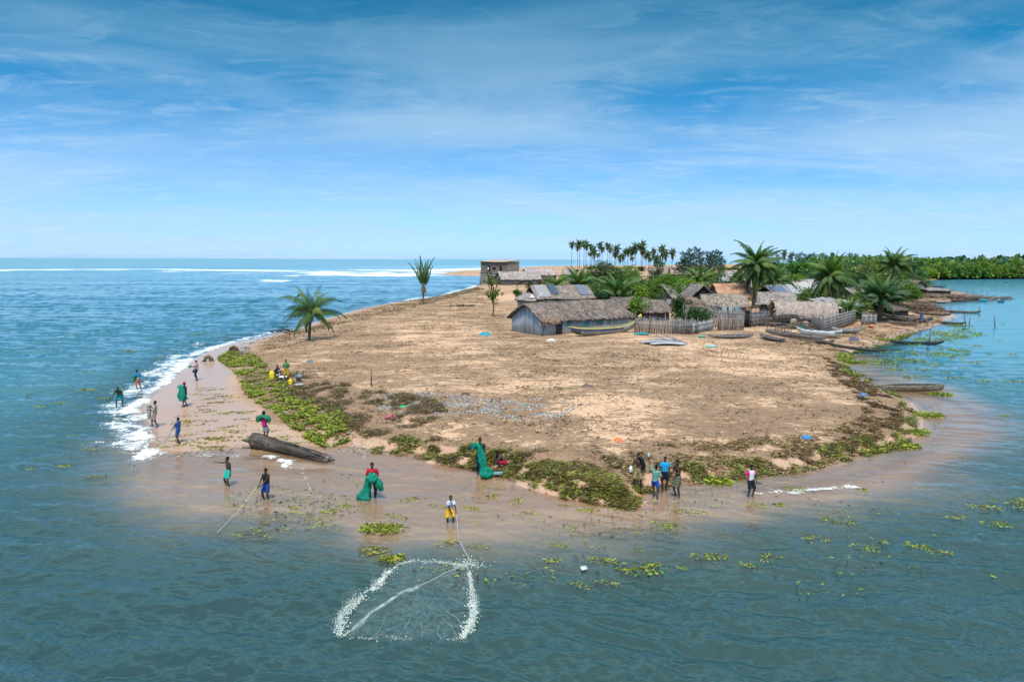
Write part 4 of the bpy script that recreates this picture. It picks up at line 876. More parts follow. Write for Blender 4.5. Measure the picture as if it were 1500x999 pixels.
fence('reed_wall', 'tall dark reed wall with leaning poles behind the pale screen', [(1000, 480), (1040, 479), (1058, 479)], [3.0, 3.0, 2.7], (.21, .2, .2), .12, 3, lean=.12, horiz=2, gaps=.15)
fence('reed_yard_wall', 'grey reed yard wall with a doorway below the tallest palm', [(1052, 484), (1090, 484)], [2.9, 2.8], (.19, .185, .19), .1, 4, horiz=3)
fence('rail_fence', 'blue-grey reed panel crossed by pale rails right of the doorway', [(1094, 479), (1126, 476)], [2.4, 2.1], (.17, .17, .20), .12, 5, horiz=4)
fence('stick_fence', 'tangled dark stick fence in front of the barrel-roofed house', [(1126, 476), (1150, 479), (1178, 477)], [1.9, 1.6, 1.5], (.13, .115, .105), .13, 6, jag=.5, horiz=2)
fence('woven_fence', 'pale woven reed fence curving from the barrel-roofed house to the broad palm', [(1188, 480), (1206, 487), (1228, 481), (1252, 473)], [1.6, 1.9, 2.1, 2.0], (.25, .24, .24), .1, 7, horiz=5)
fence('reed_fence', 'short grey reed fence behind the trunk of the broad palm', [(1262, 476), (1284, 475)], [1.7, 1.6], (.28, .27, .28), .1, 8, horiz=2)
fence('stick_fence', 'low stick fence between the blue-roofed hut and the plank hut', [(782, 456), (800, 458)], [1.3, 1.2], (.28, .26, .26), .14, 9, jag=.4)
fence('reed_fence', 'far grey reed fence at the river landing beside the plank shack', [(1356, 432), (1364, 433)], [1.7, 1.5], (.27, .26, .27), .14, 10)
# doorway in the yard wall
def doorframe():
    p = G(1091, 480); r_ = empty('doorway', p, 'dark empty doorway of poles between the reed yard wall and the railed panel', 'doorway')
    for x in (-.15, .75): MB().tube([(x, 0, -.2), (x, 0, 2.5)], .07, (.06, .05, .045), 6).build('post', 'bark', r_)
    MB().tube([(-.25, 0, 2.45), (.85, 0, 2.5)], .06, (.07, .06, .05), 6).build('lintel', 'bark', r_)
    MB().box((.3, .25, 1.2), (.8, .05, 2.3), (.03, .025, .022)).build('doorway_shade', 'matte', r_)  # dark board coloured as the shade inside the empty doorway
doorframe()
# big pile of branches and drying racks before the stick fence
def sticks(name, label, px, py, n, rx, ry, hz, col, seed, L=1.6, r=.03, cat='pile'):
    p = G(px, py); g = np.random.default_rng(seed); mb = MB()
    for i in range(n):
        c = np.array([g.normal()*rx*.45, g.normal()*ry*.45, 0]); c[2] = hz*g.random()*max(0, 1-(c[0]/rx)**2); a = g.random()*PI; l = L*(.5+.7*g.random()); d = np.array([math.cos(a)*l/2, math.sin(a)*l/2, .25*l*(g.random()-.4)])
        mb.tube([c-d, c+.04*g.normal(size=3), c+d], [r, r*.9, r*.5], np.array(col)*(.6+.8*g.random()), 4)
    o = mb.build(name, 'bark', None, p); return tag(o, label, cat)
sticks('branch_pile', 'heap of dark branches at the foot of the stick fence', 1150, 478, 260, 5.5, 1.4, 1.7, (.12, .10, .09), 1, 2.0, .04)
sticks('branch_pile', 'brushwood pile by the round brown baskets', 1170, 482, 120, 2.6, 1.0, 1.0, (.2, .16, .13), 2, 1.4, .035)
sticks('debris_pile', 'brown heap of driftwood and sticks on the shore behind the canoe landing', 1348, 455, 240, 5.0, 2.4, 1.5, (.2, .14, .11), 3, 2.2, .05)
sticks('debris_pile', 'long spread of planks and sticks along the far landing', 1385, 437, 420, 14, 2.5, 1.0, (.27, .21, .17), 4, 4.0, .07)
sticks('debris_pile', 'thin litter of sticks reaching out to the tip of the far landing', 1422, 437, 200, 12, 1.0, .45, (.24, .16, .12), 5, 3.5, .05)
sticks('debris_pile', 'broken boards and twigs below the dark lean-to', 1320, 470, 160, 4.0, 1.4, .7, (.24, .19, .16), 6, 1.8, .05)
sticks('stick_heap', 'few grey sticks and boards lying on the sand below the reed yard wall', 1078, 492, 40, 3.0, .8, .25, (.3, .28, .27), 7, 1.8, .035)
sticks('brushwood', 'dark twigs scattered near the seashore left of the sapling', 680, 449, 70, 3.0, .8, .4, (.07, .055, .05), 8, 1.3, .03)
sticks('brushwood', 'washed-up black branches at the edge of the sand left of the young palm', 420, 487, 60, 2.2, .7, .5, (.07, .05, .035), 9, 1.2, .035)
def rack(label, px, py, w, h, seed):
    p = G(px, py); r_ = empty('drying_rack', p, label, 'rack'); g = np.random.default_rng(seed)
    for x in (0, w/2, w):
        for y in (0, .9): MB().tube([(x, y, -.1), (x+.06*g.normal(), y, h)], .035, (.09, .075, .065), 5).build('leg', 'bark', r_)
    mb = MB()
    for k in range(8): mb.tube([(-.15, k*.13, h+.02*g.random()), (w+.15, k*.13, h+.03)], .022, (.16, .13, .11), 4)
    mb.build('rack_top', 'bark', r_)
rack('low pole rack standing behind the grey canoes', 1139, 489, 1.7, .85, 1)
rack('second low pole rack left of the first before the branch heap', 1128, 483, 1.5, .8, 2)
def basket(label, px, py, r, h, col, seed, name='basket'):
    p = G(px, py); g = np.random.default_rng(seed); mb = MB(); rg = []
    for z, k in ((0, .8), (h*.35, 1.05), (h*.7, 1.0), (h, .55), (h, .48), (h*.75, .85), (.1, .7)): rg.append([(r*k*math.cos(a)*(1+.03*g.random()), r*k*math.sin(a), z) for a in np.linspace(0, 2*PI, 13)[:-1]])
    mb.loft(rg, col, caps=True); K = mb.K[0]; K *= .7+.6*g.random((len(K), 1)); return tag(mb.build(name, 'thatch', None, p), label, 'basket')
basket('tall round straw-brown fish basket at the end of the stick fence', 1162, 480, .45, 1.25, (.32, .27, .18), 1)
basket('smaller grey fish basket right of the straw-brown one', 1180, 481, .42, .95, (.36, .34, .31), 2)
basket('squat dark green fish basket between the other two baskets', 1176, 483, .34, .7, (.05, .15, .12), 3)
# ------------------------------------------------------------------ boats
def hull(mb, L, B, D, colf, sheer=.35, rake=.12, n=22, th=.05, bow=1.0, stern=1.0, flat=.45, sheer2=None):
    """a canoe hull along x with an open inside; colf(zfrac, inner) gives the colour"""
    sheer2 = sheer if sheer2 is None else sheer2; prof = [(-1, 1), (-.98, .82), (-.93, .60), (-.80, .3), (-flat, .05), (0, 0), (flat, .05), (.80, .3), (.93, .60), (.98, .82), (1, 1)]
    O = []; I = []
    for i in range(n+1):
        u = -1+2*i/n; f = max(1-abs(u)**2.6, .015); up = (sheer if u > 0 else sheer2)*abs(u)**3; keel = D*.55*max(0, abs(u)-.72)**1.4*3; x = u*L/2
        O.append([(x+(1-z)*-np.sign(u)*rake*L*.1*abs(u)**4, y*B/2*f, keel+up+(D-keel)*z) for y, z in prof])
        fi = max(f-.10, .006); I.append([(x*.985+(1-z)*-np.sign(u)*rake*L*.1*abs(u)**4, y*B/2*fi, keel+up+.06+(D-.06-keel)*z+.002) for y, z in prof])
    k = len(prof); V = np.vstack([np.array(O).reshape(-1, 3), np.array(I).reshape(-1, 3)]); o = (n+1)*k; F = []; K = []
    for i in range(n):
        for j in range(k-1):
            zf = (prof[j][1]+prof[j+1][1])/2; u = -1+2*(i+.5)/n
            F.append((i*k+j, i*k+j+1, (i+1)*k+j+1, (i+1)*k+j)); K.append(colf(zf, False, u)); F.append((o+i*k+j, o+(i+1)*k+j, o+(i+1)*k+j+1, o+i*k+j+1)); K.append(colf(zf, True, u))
        for j in (0, k-1): F.append((i*k+j, (i+1)*k+j, o+(i+1)*k+j, o+i*k+j)); K.append(colf(1, False, u))
    for i in (0, n): F += [tuple(i*k+j for j in range(k)), tuple(o+i*k+j for j in range(k))]; K += [colf(.5, False, 0)]*2
    mb.add(V, F, np.array(K))
def canoe(label, a, b, B=.7, D=.38, col=(.10, .085, .07), inner=None, zo=0, seed=1, name='dugout_canoe', thw=3, water=False, sheer=.25, roll=0, group=None, turned=False):
    g = np.random.default_rng(seed); pa = np.array(list(P(*a, 0))+[0.0]) if water else G(*a); pb = np.array(list(P(*b, 0))+[0.0]) if water else G(*b); mid = (pa+pb)/2; L = float(np.hypot(*(pb-pa)[:2])); an = math.atan2(*(pb-pa)[:2][::-1])
    z = (-.12 if water else max(pa[2], pb[2], mid[2])-.05)+zo; r_ = empty(name, (mid[0], mid[1], z), label, 'canoe' if 'canoe' in name else 'boat', group, rz=an)
    if not water: r_.rotation_euler[1] = -math.atan2(pb[2]-pa[2], L)
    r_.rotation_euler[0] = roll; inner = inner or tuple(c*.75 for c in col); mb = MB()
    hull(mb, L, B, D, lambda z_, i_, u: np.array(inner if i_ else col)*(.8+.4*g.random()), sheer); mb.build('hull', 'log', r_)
    for i in range(thw):
        u = -.55+1.1*i/max(thw-1, 1); MB().box((u*L/2, 0, D*.86+sheer*abs(u)**3), (.16, B*.9*(1-abs(u)**2.6), .035), np.array(col)*1.6).build('thwart', 'plank', r_)
    return r_
# the painted sea boat
def painted():
    a = G(831, 493); b = G(937, 486); mid = (a+b)/2; L = float(np.hypot(*(b-a)[:2])); an = math.atan2(*(b-a)[:2][::-1]); g = np.random.default_rng(8)
    r_ = empty('painted_boat', (mid[0], mid[1], mid[2]-.02), 'long planked boat with yellow gunwale and blue band drawn up before the long house', 'boat', rz=an); r_.rotation_euler[0] = R(6)
    def cf_(z, inn, u):
        if inn: return np.array((.40, .38, .33))*(.8+.35*g.random())
        if z > .86: return np.array((.42, .36, .10)); 
        if z > .5: return np.array((.02, .06, .20)) if u < .45 else np.array((.42, .46, .50))
        return np.array((.34, .34, .34))*(.8+.3*g.random()) if u > -.75 else np.array((.12, .10, .09))
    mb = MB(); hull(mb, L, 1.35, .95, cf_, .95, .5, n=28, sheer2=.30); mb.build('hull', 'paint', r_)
    for u in (-.6, -.3, 0, .3, .58): MB().box((u*L/2, 0, .80+.4*max(u, 0)**3), (.2, 1.2*(1-abs(u)**2.6), .05), (.33, .31, .27)).build('thwart', 'plank', r_)
    MB().box((L*.485, 0, 1.95), (.5, .09, .5), (.62, .50, .05), ry=-.5).build('stem_post', 'paint', r_)
    mb = MB().tube([(-L*.2, .2, .9), (L*.2, .1, .98)], .05, (.35, .33, .3), 5).tube([(-L*.1, -.1, .88), (L*.3, -.2, 1.02)], .04, (.4, .38, .34), 5); mb.build('oar', 'plank', r_)
    mb = MB(); n = 10
    V = [(.4+.9*i/n*2-1, .5*(j/n*2-1), .25*math.exp(-((i/n-.5)**2+(j/n-.5)**2)*5)+.07*g.random()) for j in range(n+1) for i in range(n+1)]
    mb.add(V, [(j*11+i, j*11+i+1, j*11+i+12, j*11+i+11) for j in range(n) for i in range(n)], (.03, .25, .28)); tag(mb.build('net_heap', 'cloth', None, G(936, 490)), 'crumpled teal net under the raised bow of the painted boat', 'net')
painted()
def launch():
    a = G(1166, 489); b = G(1234, 497); mid = (a+b)/2; L = float(np.hypot(*(b-a)[:2])); an = math.atan2(*(b-a)[:2][::-1]); g = np.random.default_rng(9)
    r_ = empty('white_boat', (mid[0], mid[1], mid[2]), 'white wooden boat with blue-green ribs and thwarts lying behind the grey canoes', 'boat', rz=an)
    mb = MB(); hull(mb, L, 1.7, .75, lambda z, i, u: np.array((.08, .22, .30))*(.7+.5*g.random()) if i else np.array((.62, .64, .64)), .3, .3, n=24); mb.build('hull', 'paint', r_)
    for u in (-.5, -.2, .1, .4, .65): MB().box((u*L/2, 0, .68), (.22, 1.55*(1-abs(u)**2.6), .06), (.55, .56, .55)).build('thwart', 'plank', r_)
    MB().box((L*.36, .0, .72), (1.3, .9, .12), (.05, .12, .16)).build('stern_cover', 'paint', r_)
launch()
canoe('long weathered grey dugout lying alongside the white boat', (1120, 490), (1210, 502), .95, .55, (.24, .215, .20), (.08, .07, .065), seed=1, thw=4, sheer=.1)
canoe('broken grey plank canoe half filled with nets in front of the long dugout', (1112, 494), (1150, 503), 1.1, .3, (.17, .155, .16), (.15, .14, .15), seed=2, thw=2)
canoe('short dark dugout behind the leaning stake on the sand', (1192, 503), (1222, 505), .7, .35, (.13, .105, .09), seed=3, thw=2)
canoe('dark low canoe lying across the weed at the water edge', (1205, 512), (1298, 518), .8, .3, (.085, .08, .08), seed=4, thw=4, roll=.05)
canoe('slim black canoe afloat parallel to the weedy shore', (1303, 503), (1383, 505), .7, .4, (.05, .05, .05), seed=5, water=True, thw=4, sheer=.25)
canoe('heavy brown dugout beached on the right point of the sand', (1290, 573), (1383, 572), .82, .55, (.19, .165, .125), (.09, .08, .055), seed=6, water=True, thw=0, sheer=.02, zo=.05)
canoe('brown canoe moored to two stakes farthest from the shore', (1374, 457), (1438, 459), .7, .4, (.20, .17, .12), seed=7, water=True, thw=5)
canoe('dark canoe among others at the landing, its bow toward the moored one', (1335, 463), (1393, 467), .7, .45, (.13, .10, .08), seed=8, thw=4, zo=.05)
canoe('dark teal canoe lying in the middle of the landing', (1338, 472), (1366, 473), .8, .5, (.03, .07, .08), seed=9, thw=3, zo=.05)
canoe('long brown canoe with its end in the water beside the leaning post', (1362, 472), (1414, 476), .75, .4, (.17, .14, .11), seed=10, water=True, thw=4)
canoe('brown canoe hauled up in front of the broad palm', (1300, 477), (1346, 479), .75, .45, (.17, .13, .10), seed=11, thw=3, zo=.03)
canoe('dark canoe hauled up behind the person in blue', (1293, 466), (1338, 469), .75, .45, (.10, .08, .07), seed=12, thw=3, zo=.03)
canoe('grey dugout lying on the sand below the woven fence', (1218, 488), (1262, 489), .9, .5, (.36, .35, .35), (.2, .19, .19), seed=13, thw=3, zo=.05)
canoe('low grey canoe stretched on the sand below the reed yard wall', (1036, 496), (1104, 495), .75, .3, (.24, .225, .22), (.13, .12, .12), seed=14, thw=4, zo=.03)
canoe('slim canoe afloat against the near side of the far landing', (1366, 443.5), (1388, 444.5), .9, .4, (.2, .19, .18), (.5, .5, .48), seed=15, water=True, thw=2)
canoe('long brown canoe along the near side of the far landing', (1340, 446), (1372, 445), .9, .5, (.22, .15, .11), seed=16, water=False, thw=3)
canoe('dark canoe pointing out from the far landing', (1392, 441.5), (1417, 442), 1.0, .5, (.12, .10, .09), seed=17, water=True, thw=3)
canoe('thin canoe behind the far landing close to the wood', (1345, 421), (1386, 420.5), 1.2, .5, (.16, .14, .13), seed=18, water=True, thw=3)
canoe('small turquoise boat afloat off the tip of the far landing', (1434.5, 442), (1445, 442), 1.5, .7, (.05, .42, .45), (.04, .3, .33), seed=19, water=True, thw=2, name='small_boat')
canoe('tiny green boat alone on the far river', (1472, 414.5), (1477, 414.5), 1.6, .7, (.05, .35, .33), seed=20, water=True, thw=1, name='small_boat')
canoe('small teal skiff right of the turquoise boat', (1461.5, 443), (1471, 443), 1.2, .5, (.04, .2, .24), seed=21, water=True, thw=1, name='small_boat')
canoe('slim green canoe farthest right off the tip of the far landing', (1465, 438), (1481, 437.5), 1.3, .5, (.07, .16, .13), seed=22, water=True, thw=2)
# planks pile that was once a boat
def wreck():
    p = G(974, 505); r_ = empty('boat_wreck', p, 'flattened pile of bleached boat planks on the sand before the reed fence', 'wreck'); g = np.random.default_rng(12)
    for i in range(9):
        y = -1.0+i*.36; a = .10*math.sin(i)+.08; L = 4.8-1.1*abs(i-4)*.45; k = np.array((.52, .52, .55))*(.75+.35*g.random()) if i % 3 else np.array((.10, .10, .11))
        n = 8; V = []
        for j in range(n+1):
            u = -1+2*j/n; V += [(u*L/2+.3*math.sin(i), y-.15, .22+.08*i*.3-.12*u*u+.02), (u*L/2+.3*math.sin(i), y+.17, .26+.08*i*.3-.12*u*u), (u*L/2+.3*math.sin(i), y+.17, .20+.08*i*.3-.12*u*u), (u*L/2+.3*math.sin(i), y-.15, .16+.08*i*.3-.12*u*u)]
        MB().loft(np.array(V).reshape(n+1, 4, 3), k).build('plank', 'plank', r_)
    for x, z, l in ((1.0, .9, 3.0), (.2, .8, 2.2), (1.8, .6, 1.8)): MB().box((x, .9, z*.6), (l, .14, .07), (.22, .21, .22), rz=-.5, ry=.35).build('broken_rib', 'plank', r_)
wreck()
# stakes in the river and posts on land
POSTS = [(1410,459,1416,477,'leaning pair post beside the long brown canoe'),(1420,465,1420,475,'short stake right of the leaning post'),(1455,463,1458,479,'crooked stake with a crosspiece far right in the weed'),(1361,484,1361,506,'thick post standing in the slim black canoe mooring'),(1446,428,1446,438,'stake at the very tip of the far landing'),(1425,426,1425,436,'thin stake in the water near the tip of the landing'),(1415,422,1415,432,'thin stake behind the far landing'),(1392,448,1392,458,'stake at the left end of the farthest moored canoe'),(1434,449,1434,459,'stake at the right end of the farthest moored canoe'),(1358,505,1358,514,'broken stub under the slim black canoe')]
for x0, y0, x1, y1, lab in POSTS:
    b = np.array([*P(x1, y1, 0), -.4]); zt_ = Zat(b, y0); dx = (x0-x1)/1000*b[1]
    tag(MB().tube([(0, 0, 0), (dx*.5, 0, (zt_-b[2])*.5), (dx, 0, zt_-b[2])], [.09, .075, .05], (.12, .10, .085), 6).build('mooring_stake', 'bark', None, b), lab, 'stake')
for x0, y0, x1, y1, lab in [(1187, 502, 1184, 514, 'short dark stake leaning on the sand before the canoes'), (544, 540, 544, 566, 'thin bare stick upright on the open sand'), (424, 484, 424, 494, 'twig post left of the wind-tossed palm'), (660, 437, 660, 452, 'thin twig standing near the sea shore'), (700, 430, 700, 442, 'thin leafless sapling near the ruin'), (1325, 466, 1325, 472, 'low stump at the landing'), (600, 436, 601, 444, 'bare twig at the sea edge left of the ragged palm')]:
    b = G(x1, y1); zt_ = Zat(b, y0); dx = (x0-x1)/1000*b[1]; tag(MB().tube([(0, 0, -.3), (dx*.5+.03, 0, (zt_-b[2])*.5), (dx, 0, zt_-b[2])], [.05, .04, .02], (.10, .08, .06), 5).build('stick', 'bark', None, b), lab, 'stick')

def clothes_line(label, pa, pb, h, cols, seed):
    g = np.random.default_rng(seed); a = G(*pa); b = G(*pb); r_ = empty('clothes_line', a, label, 'clothes line'); d = b-a; L = np.hypot(*d[:2])
    for q in (a-a, d): MB().tube([q+[0, 0, -.2], q+[0, 0, h+.15]], .045, (.2, .17, .13), 5).build('post', 'bark', r_)
    MB().tube([np.array([0, 0, h]), d*.5+[0, 0, h-.15], d+[0, 0, h]], .01, (.4, .4, .38), 4).build('line', 'rope', r_)
    for i, c in enumerate(cols):
        f0 = (i+.15)/len(cols); f1 = (i+.85)/len(cols); n = 5; V = []
        for j in range(n+1):
            for k in range(n+1):
                f = f0+(f1-f0)*k/n; q = d*f; V.append(q+np.array([0, .06*math.sin(k*2.1+j)*j/n, h-.15*math.sin(PI*f)-(.75+.2*g.random())*j/n]))
        MB().add(V, [(j*6+k, j*6+k+1, j*6+k+7, j*6+k+6) for j in range(n) for k in range(n)], c).build('cloth', 'cloth', r_)
clothes_line('clothes line with orange and blue cloths above the lean-to beside the round green tree', (944, 463), (984, 462), 2.7, [(.5, .14, .05), (.08, .12, .25), (.05, .12, .2), (.3, .3, .32)], 1)
clothes_line('clothes line with red and white washing by the dark lean-to at the landing', (1290, 463), (1312, 462), 1.7, [(.4, .05, .05), (.5, .5, .5), (.3, .25, .3)], 2)
clothes_line('clothes line with pale blue cloths behind the reed yard wall', (1056, 474), (1084, 474), 2.6, [(.3, .38, .45), (.4, .42, .42), (.2, .3, .33)], 3)
def tub(label, px, py, r, h, col, seed):
    p = G(px, py); rg = [[(r*k*math.cos(a), r*k*math.sin(a), z) for a in np.linspace(0, 2*PI, 15)[:-1]] for z, k in ((0, .8), (h*.5, .92), (h, 1), (h-.01, .92), (.05, .74))]; tag(MB().loft(rg, col).build('tub', 'plastic', None, p), label, 'tub')
tub('blue plastic drum standing by the door of the long house', 815, 486, .3, .85, (.03, .10, .30), 1)
tub('grey tub beside the left end of the white boat', 1153, 489, .4, .4, (.2, .2, .21), 2)
tub('orange tub near the broad dark palm', 1276, 480, .35, .4, (.5, .16, .05), 3)

# ------------------------------------------------------------------ people
SKIN = (.055, .028, .018)
def two_bone(a, c, l1, l2, pole):
    a = np.array(a, float); c = np.array(c, float); d = c-a; L = np.linalg.norm(d); L2 = min(max(L, abs(l1-l2)+.01), (l1+l2)*.995); d = d/max(L, 1e-6); c = a+d*L2
    x = (l1*l1-l2*l2+L2*L2)/(2*L2); y = math.sqrt(max(l1*l1-x*x, 0)); p = np.array(pole, float); p = p-d*np.dot(p, d); p = p/max(np.linalg.norm(p), 1e-6); return a+d*x+p*y, c
def capsule(mb, a, b, ra, rb, n=10, flat=1.0):
    a = np.array(a, float); b = np.array(b, float); d = b-a; L = max(np.linalg.norm(d), 1e-4); d = d/L; P_ = []; R_ = []
    for t_ in (-.98, -.75, -.4): P_.append(a+d*ra*t_); R_.append(ra*math.sqrt(1-t_*t_))
    for t_ in (0, .33, .66, 1): P_.append(a+d*L*t_); R_.append(ra+(rb-ra)*t_)
    for t_ in (.4, .75, .98): P_.append(b+d*rb*t_); R_.append(rb*math.sqrt(1-t_*t_))
    mb.tube(P_, R_, (1, 1, 1), n, flat)
def remesh(mb, name, vox, smooth=2, k=.5):
    """melt overlapping volumes into one continuous skin"""
    me = mb.mesh(name); o = bpy.data.objects.new('melt', me); C.objects.link(o)
    m_ = o.modifiers.new('r', 'REMESH'); m_.mode = 'VOXEL'; m_.voxel_size = vox; m_.use_smooth_shade = True
    s_ = o.modifiers.new('s', 'SMOOTH'); s_.iterations = smooth; s_.factor = k
    dg = bpy.context.evaluated_depsgraph_get(); ev = o.evaluated_get(dg); e = ev.to_mesh()
    V = np.empty(len(e.vertices)*3); e.vertices.foreach_get('co', V); L = np.empty(len(e.loops), int); e.loops.foreach_get('vertex_index', L); S = np.empty(len(e.polygons), int); e.polygons.foreach_get('loop_total', S)
    ev.to_mesh_clear(); bpy.data.objects.remove(o); bpy.data.meshes.remove(me)
    return V.reshape(-1, 3), L, S
def add_raw(mb, V, L, S, col): mb.V.append(V); mb.L.append(L+mb.n); mb.S.append(S); k = np.zeros((len(S), 3)); k[:] = col; mb.K.append(k); mb.n += len(V)
def centers(V, L, S):
    st = np.concatenate([[0], np.cumsum(S)[:-1]]); return np.add.reduceat(V[L], st, axis=0)/S[:, None]
def person(label, foot, h, face=0, lean=0, side=0, turn=0, lh=(.27, -.10, .80), rh=(-.27, -.10, .80), lf=(.11, -.02), rf=(-.11, -.02), squat=0, head=(0, 0), shirt=None, sleeves=.6, short=None, shl=.5, skirt=None, hair='short', kneeb=.0, vest=False, scarf=None, hat=None, build=1.0, group=None, water=0.0, loc=None):
    """face: heading in degrees, 0 looks at the camera (-Y), 90 looks right; hand and foot targets in metres for a 1.7 m body, x to the figure's left (+X when facing the camera)"""
    p = G(*foot) if loc is None else np.array(loc, float)
    if loc is None and p[2] < .0: p[2] = -water
    r_ = empty('person', p, label, 'person', group, rz=R(face)); s = h/1.7; r_.scale = (s, s, s); r_.name = 'person'
    pz = .92-squat*.62; pel = np.array([0, .0+squat*.22, pz]); ca, sa = math.cos(R(lean)), math.sin(R(lean)); cs_, ss_ = math.cos(R(side)), math.sin(R(side)); ct, st = math.cos(R(turn)), math.sin(R(turn))
    def up(x, y, z):
        x, y = x*ct-y*st, x*st+y*ct; y, z = y*ca-z*sa, y*sa*0+z*ca+y*(-sa)*0; x, z = x*cs_+z*ss_, z*cs_-x*ss_; return pel+np.array([x, y, z])
    waist = up(0, 0, .10); chest = up(0, .01, .33); neck = up(0, .01, .53); shl_ = [up(sx*.165, .01, .46) for sx in (1, -1)]; hd = up(0, -.02, .66)+np.array([0, 0, 0])
    hips = [pel+np.array([sx*.085, 0, -.04]) for sx in (1, -1)]
    mb = MB(); B_ = build
    mb.ell(pel+[0, 0, 0], (.150*B_, .105*B_, .12), (1, 1, 1), 12, 8); mb.ell(waist, (.128*B_, .092*B_, .13), (1, 1, 1), 12, 8); mb.ell(chest, (.160*B_, .105*B_, .17), (1, 1, 1), 12, 8); mb.ell(up(0, .01, .43), (.175*B_, .08, .075), (1, 1, 1), 12, 8)
    capsule(mb, up(0, .01, .45), up(0, -.01, .60), .056, .050)
    yaw, nod = head; Rm = np.array(Matrix.Rotation(R(yaw), 3, 'Z')@Matrix.Rotation(R(nod), 3, 'X')); hp = lambda x, y, z: hd+Rm@np.array([x, y, z])
    mb.ell(hp(0, .012, .035), (.076, .092, .092), (1, 1, 1), 12, 10, Rm); mb.ell(hp(0, -.018, -.03), (.058, .068, .078), (1, 1, 1), 12, 8, Rm); mb.ell(hp(0, -.092, -.005), (.017, .022, .024), (1, 1, 1), 8, 6, Rm); mb.ell(hp(0, -.074, -.048), (.027, .016, .014), (1, 1, 1), 8, 6, Rm)
    for sx in (1, -1): mb.ell(hp(sx*.078, .01, -.0), (.014, .024, .034), (1, 1, 1), 8, 6, Rm)
    hands = []; J = []
    for i, (sx, t_) in enumerate(((1, lh), (-1, rh))):
        el_, wr = two_bone(shl_[i], t_, .29, .26, (sx*.5, .8, -.6)); capsule(mb, shl_[i], el_, .052*B_, .040); capsule(mb, el_, wr, .040, .027); J.append((shl_[i], el_, wr)); d = (wr-el_)/np.linalg.norm(wr-el_); capsule(mb, wr, wr+d*.06, .027, .034, flat=1.0); hands.append((wr, d, sx))
    LJ = []
    for i, (sx, t_) in enumerate(((1, lf), (-1, rf))):
        an_ = np.array([t_[0], t_[1], .085+(t_[2] if len(t_) > 2 else 0)]); kn, an_ = two_bone(hips[i], an_, .43, .42, (sx*.25, -1, .1)); capsule(mb, hips[i], kn, .082*B_, .055); capsule(mb, kn, an_, .056, .036); mb.ell(kn+(an_-kn)*.28+np.array([0, .018, 0]), (.05, .052, .09), (1, 1, 1), 8, 6)
        ff = an_+np.array([sx*.03, -.15, -.05]); capsule(mb, an_+[0, .03, -.045], ff, .036, .028); LJ.append((hips[i], kn, an_))
    V, L, S = remesh(mb, 'body', .016); ob = MB(); add_raw(ob, V, L, S, SKIN)
    # eyes, lips
    for sx in (1, -1): ob.ell(hp(sx*.031, -.078, .015), (.013, .008, .008), (.5, .48, .45), 6, 4, Rm); ob.ell(hp(sx*.031, -.086, .015), (.006, .004, .006), (.01, .008, .006), 6, 4, Rm)
    ob.ell(hp(0, -.088, -.048), (.024, .007, .009), (.10, .04, .035), 6, 4, Rm)
    # fingers and thumbs
    for wr, d, sx in hands:
        a = np.cross(d, [0, 0, 1.0]); a = a/max(np.linalg.norm(a), 1e-3); b = np.cross(a, d); base = wr+d*.082
        for k, ln in enumerate((.068, .078, .072, .056)):
            o_ = base+a*(k-1.5)*.0185; m1 = o_+d*ln*.5+b*-.006; m2 = o_+d*ln*.78+b*-.030; m3 = o_+d*ln*.8+b*-.052; ob.tube([o_-d*.02, m1, m2, m3], [.0095, .009, .0085, .006], SKIN, 6)
        o_ = wr+d*.035-a*.026; ob.tube([o_, o_-a*.030+d*.025-b*.008, o_-a*.034+d*.052-b*.022], [.012, .011, .008], SKIN, 6)
    ob.build('body', 'skin', r_, smooth=True)
    # hair
    hm = MB(); hc = (.012, .010, .009)
    if hair == 'short': 
        for q in ((0, .022, .052, .079, .090, .086), (0, .05, .02, .072, .06, .075)): hm.ell(hp(*q[:3]), q[3:], hc, 14, 8, Rm, .05)
    else:
        for q in ((0, .025, .055, .086, .096, .094), (0, .06, .02, .08, .07, .08), (0, .05, -.06, .07, .045, .06)): hm.ell(hp(*q[:3]), q[3:], hc, 14, 8, Rm, .08)
    hm.build('hair', 'cloth', r_, smooth=True)
    if hat: MB().ell(hp(0, .015, .075), (.088, .098, .072), hat, 12, 8, Rm).tube([hp(0, -.06, .06), hp(0, -.15, .045)], [.055, .04], hat, 8, .3).build('cap', 'cloth', r_, smooth=True)
    def dress(parts, name, col, vox=.018, sm=1):
        m2 = MB(); parts(m2); V, L, S = remesh(m2, name, vox, sm); c = centers(V, L, S); q = MB(); add_raw(q, V, L, S, col(c) if callable(col) else col); q.build(name, 'cloth', r_, smooth=True)
    if shirt is not None:
        def f(m2):
            rg = []
            for z, rx, ry in ((-.09 if not vest else -.04, .172, .135), (.02, .160, .125), (.14, .155, .122), (.28, .178, .128), (.38, .185, .125), (.46, .165, .105), (.505, .10, .085)):
                rg.append([up(rx*B_*math.cos(a), ry*B_*math.sin(a)+.005, z) for a in np.linspace(0, 2*PI, 17)[:-1]])
            m2.loft(rg, (1, 1, 1))
            if not vest:
                for i in (0, 1):
                    a, e, _ = J[i]; m2.tube([a+(a-e)*.05, a+(e-a)*sleeves*.5, a+(e-a)*sleeves*1.15], [.072*B_, .073, .072], (1, 1, 1), 10)
                    if sleeves > 1: m2.tube([e, J[i][2]], [.055, .045], (1, 1, 1), 8)
        dress(f, 'shirt' if not vest else 'vest', shirt)
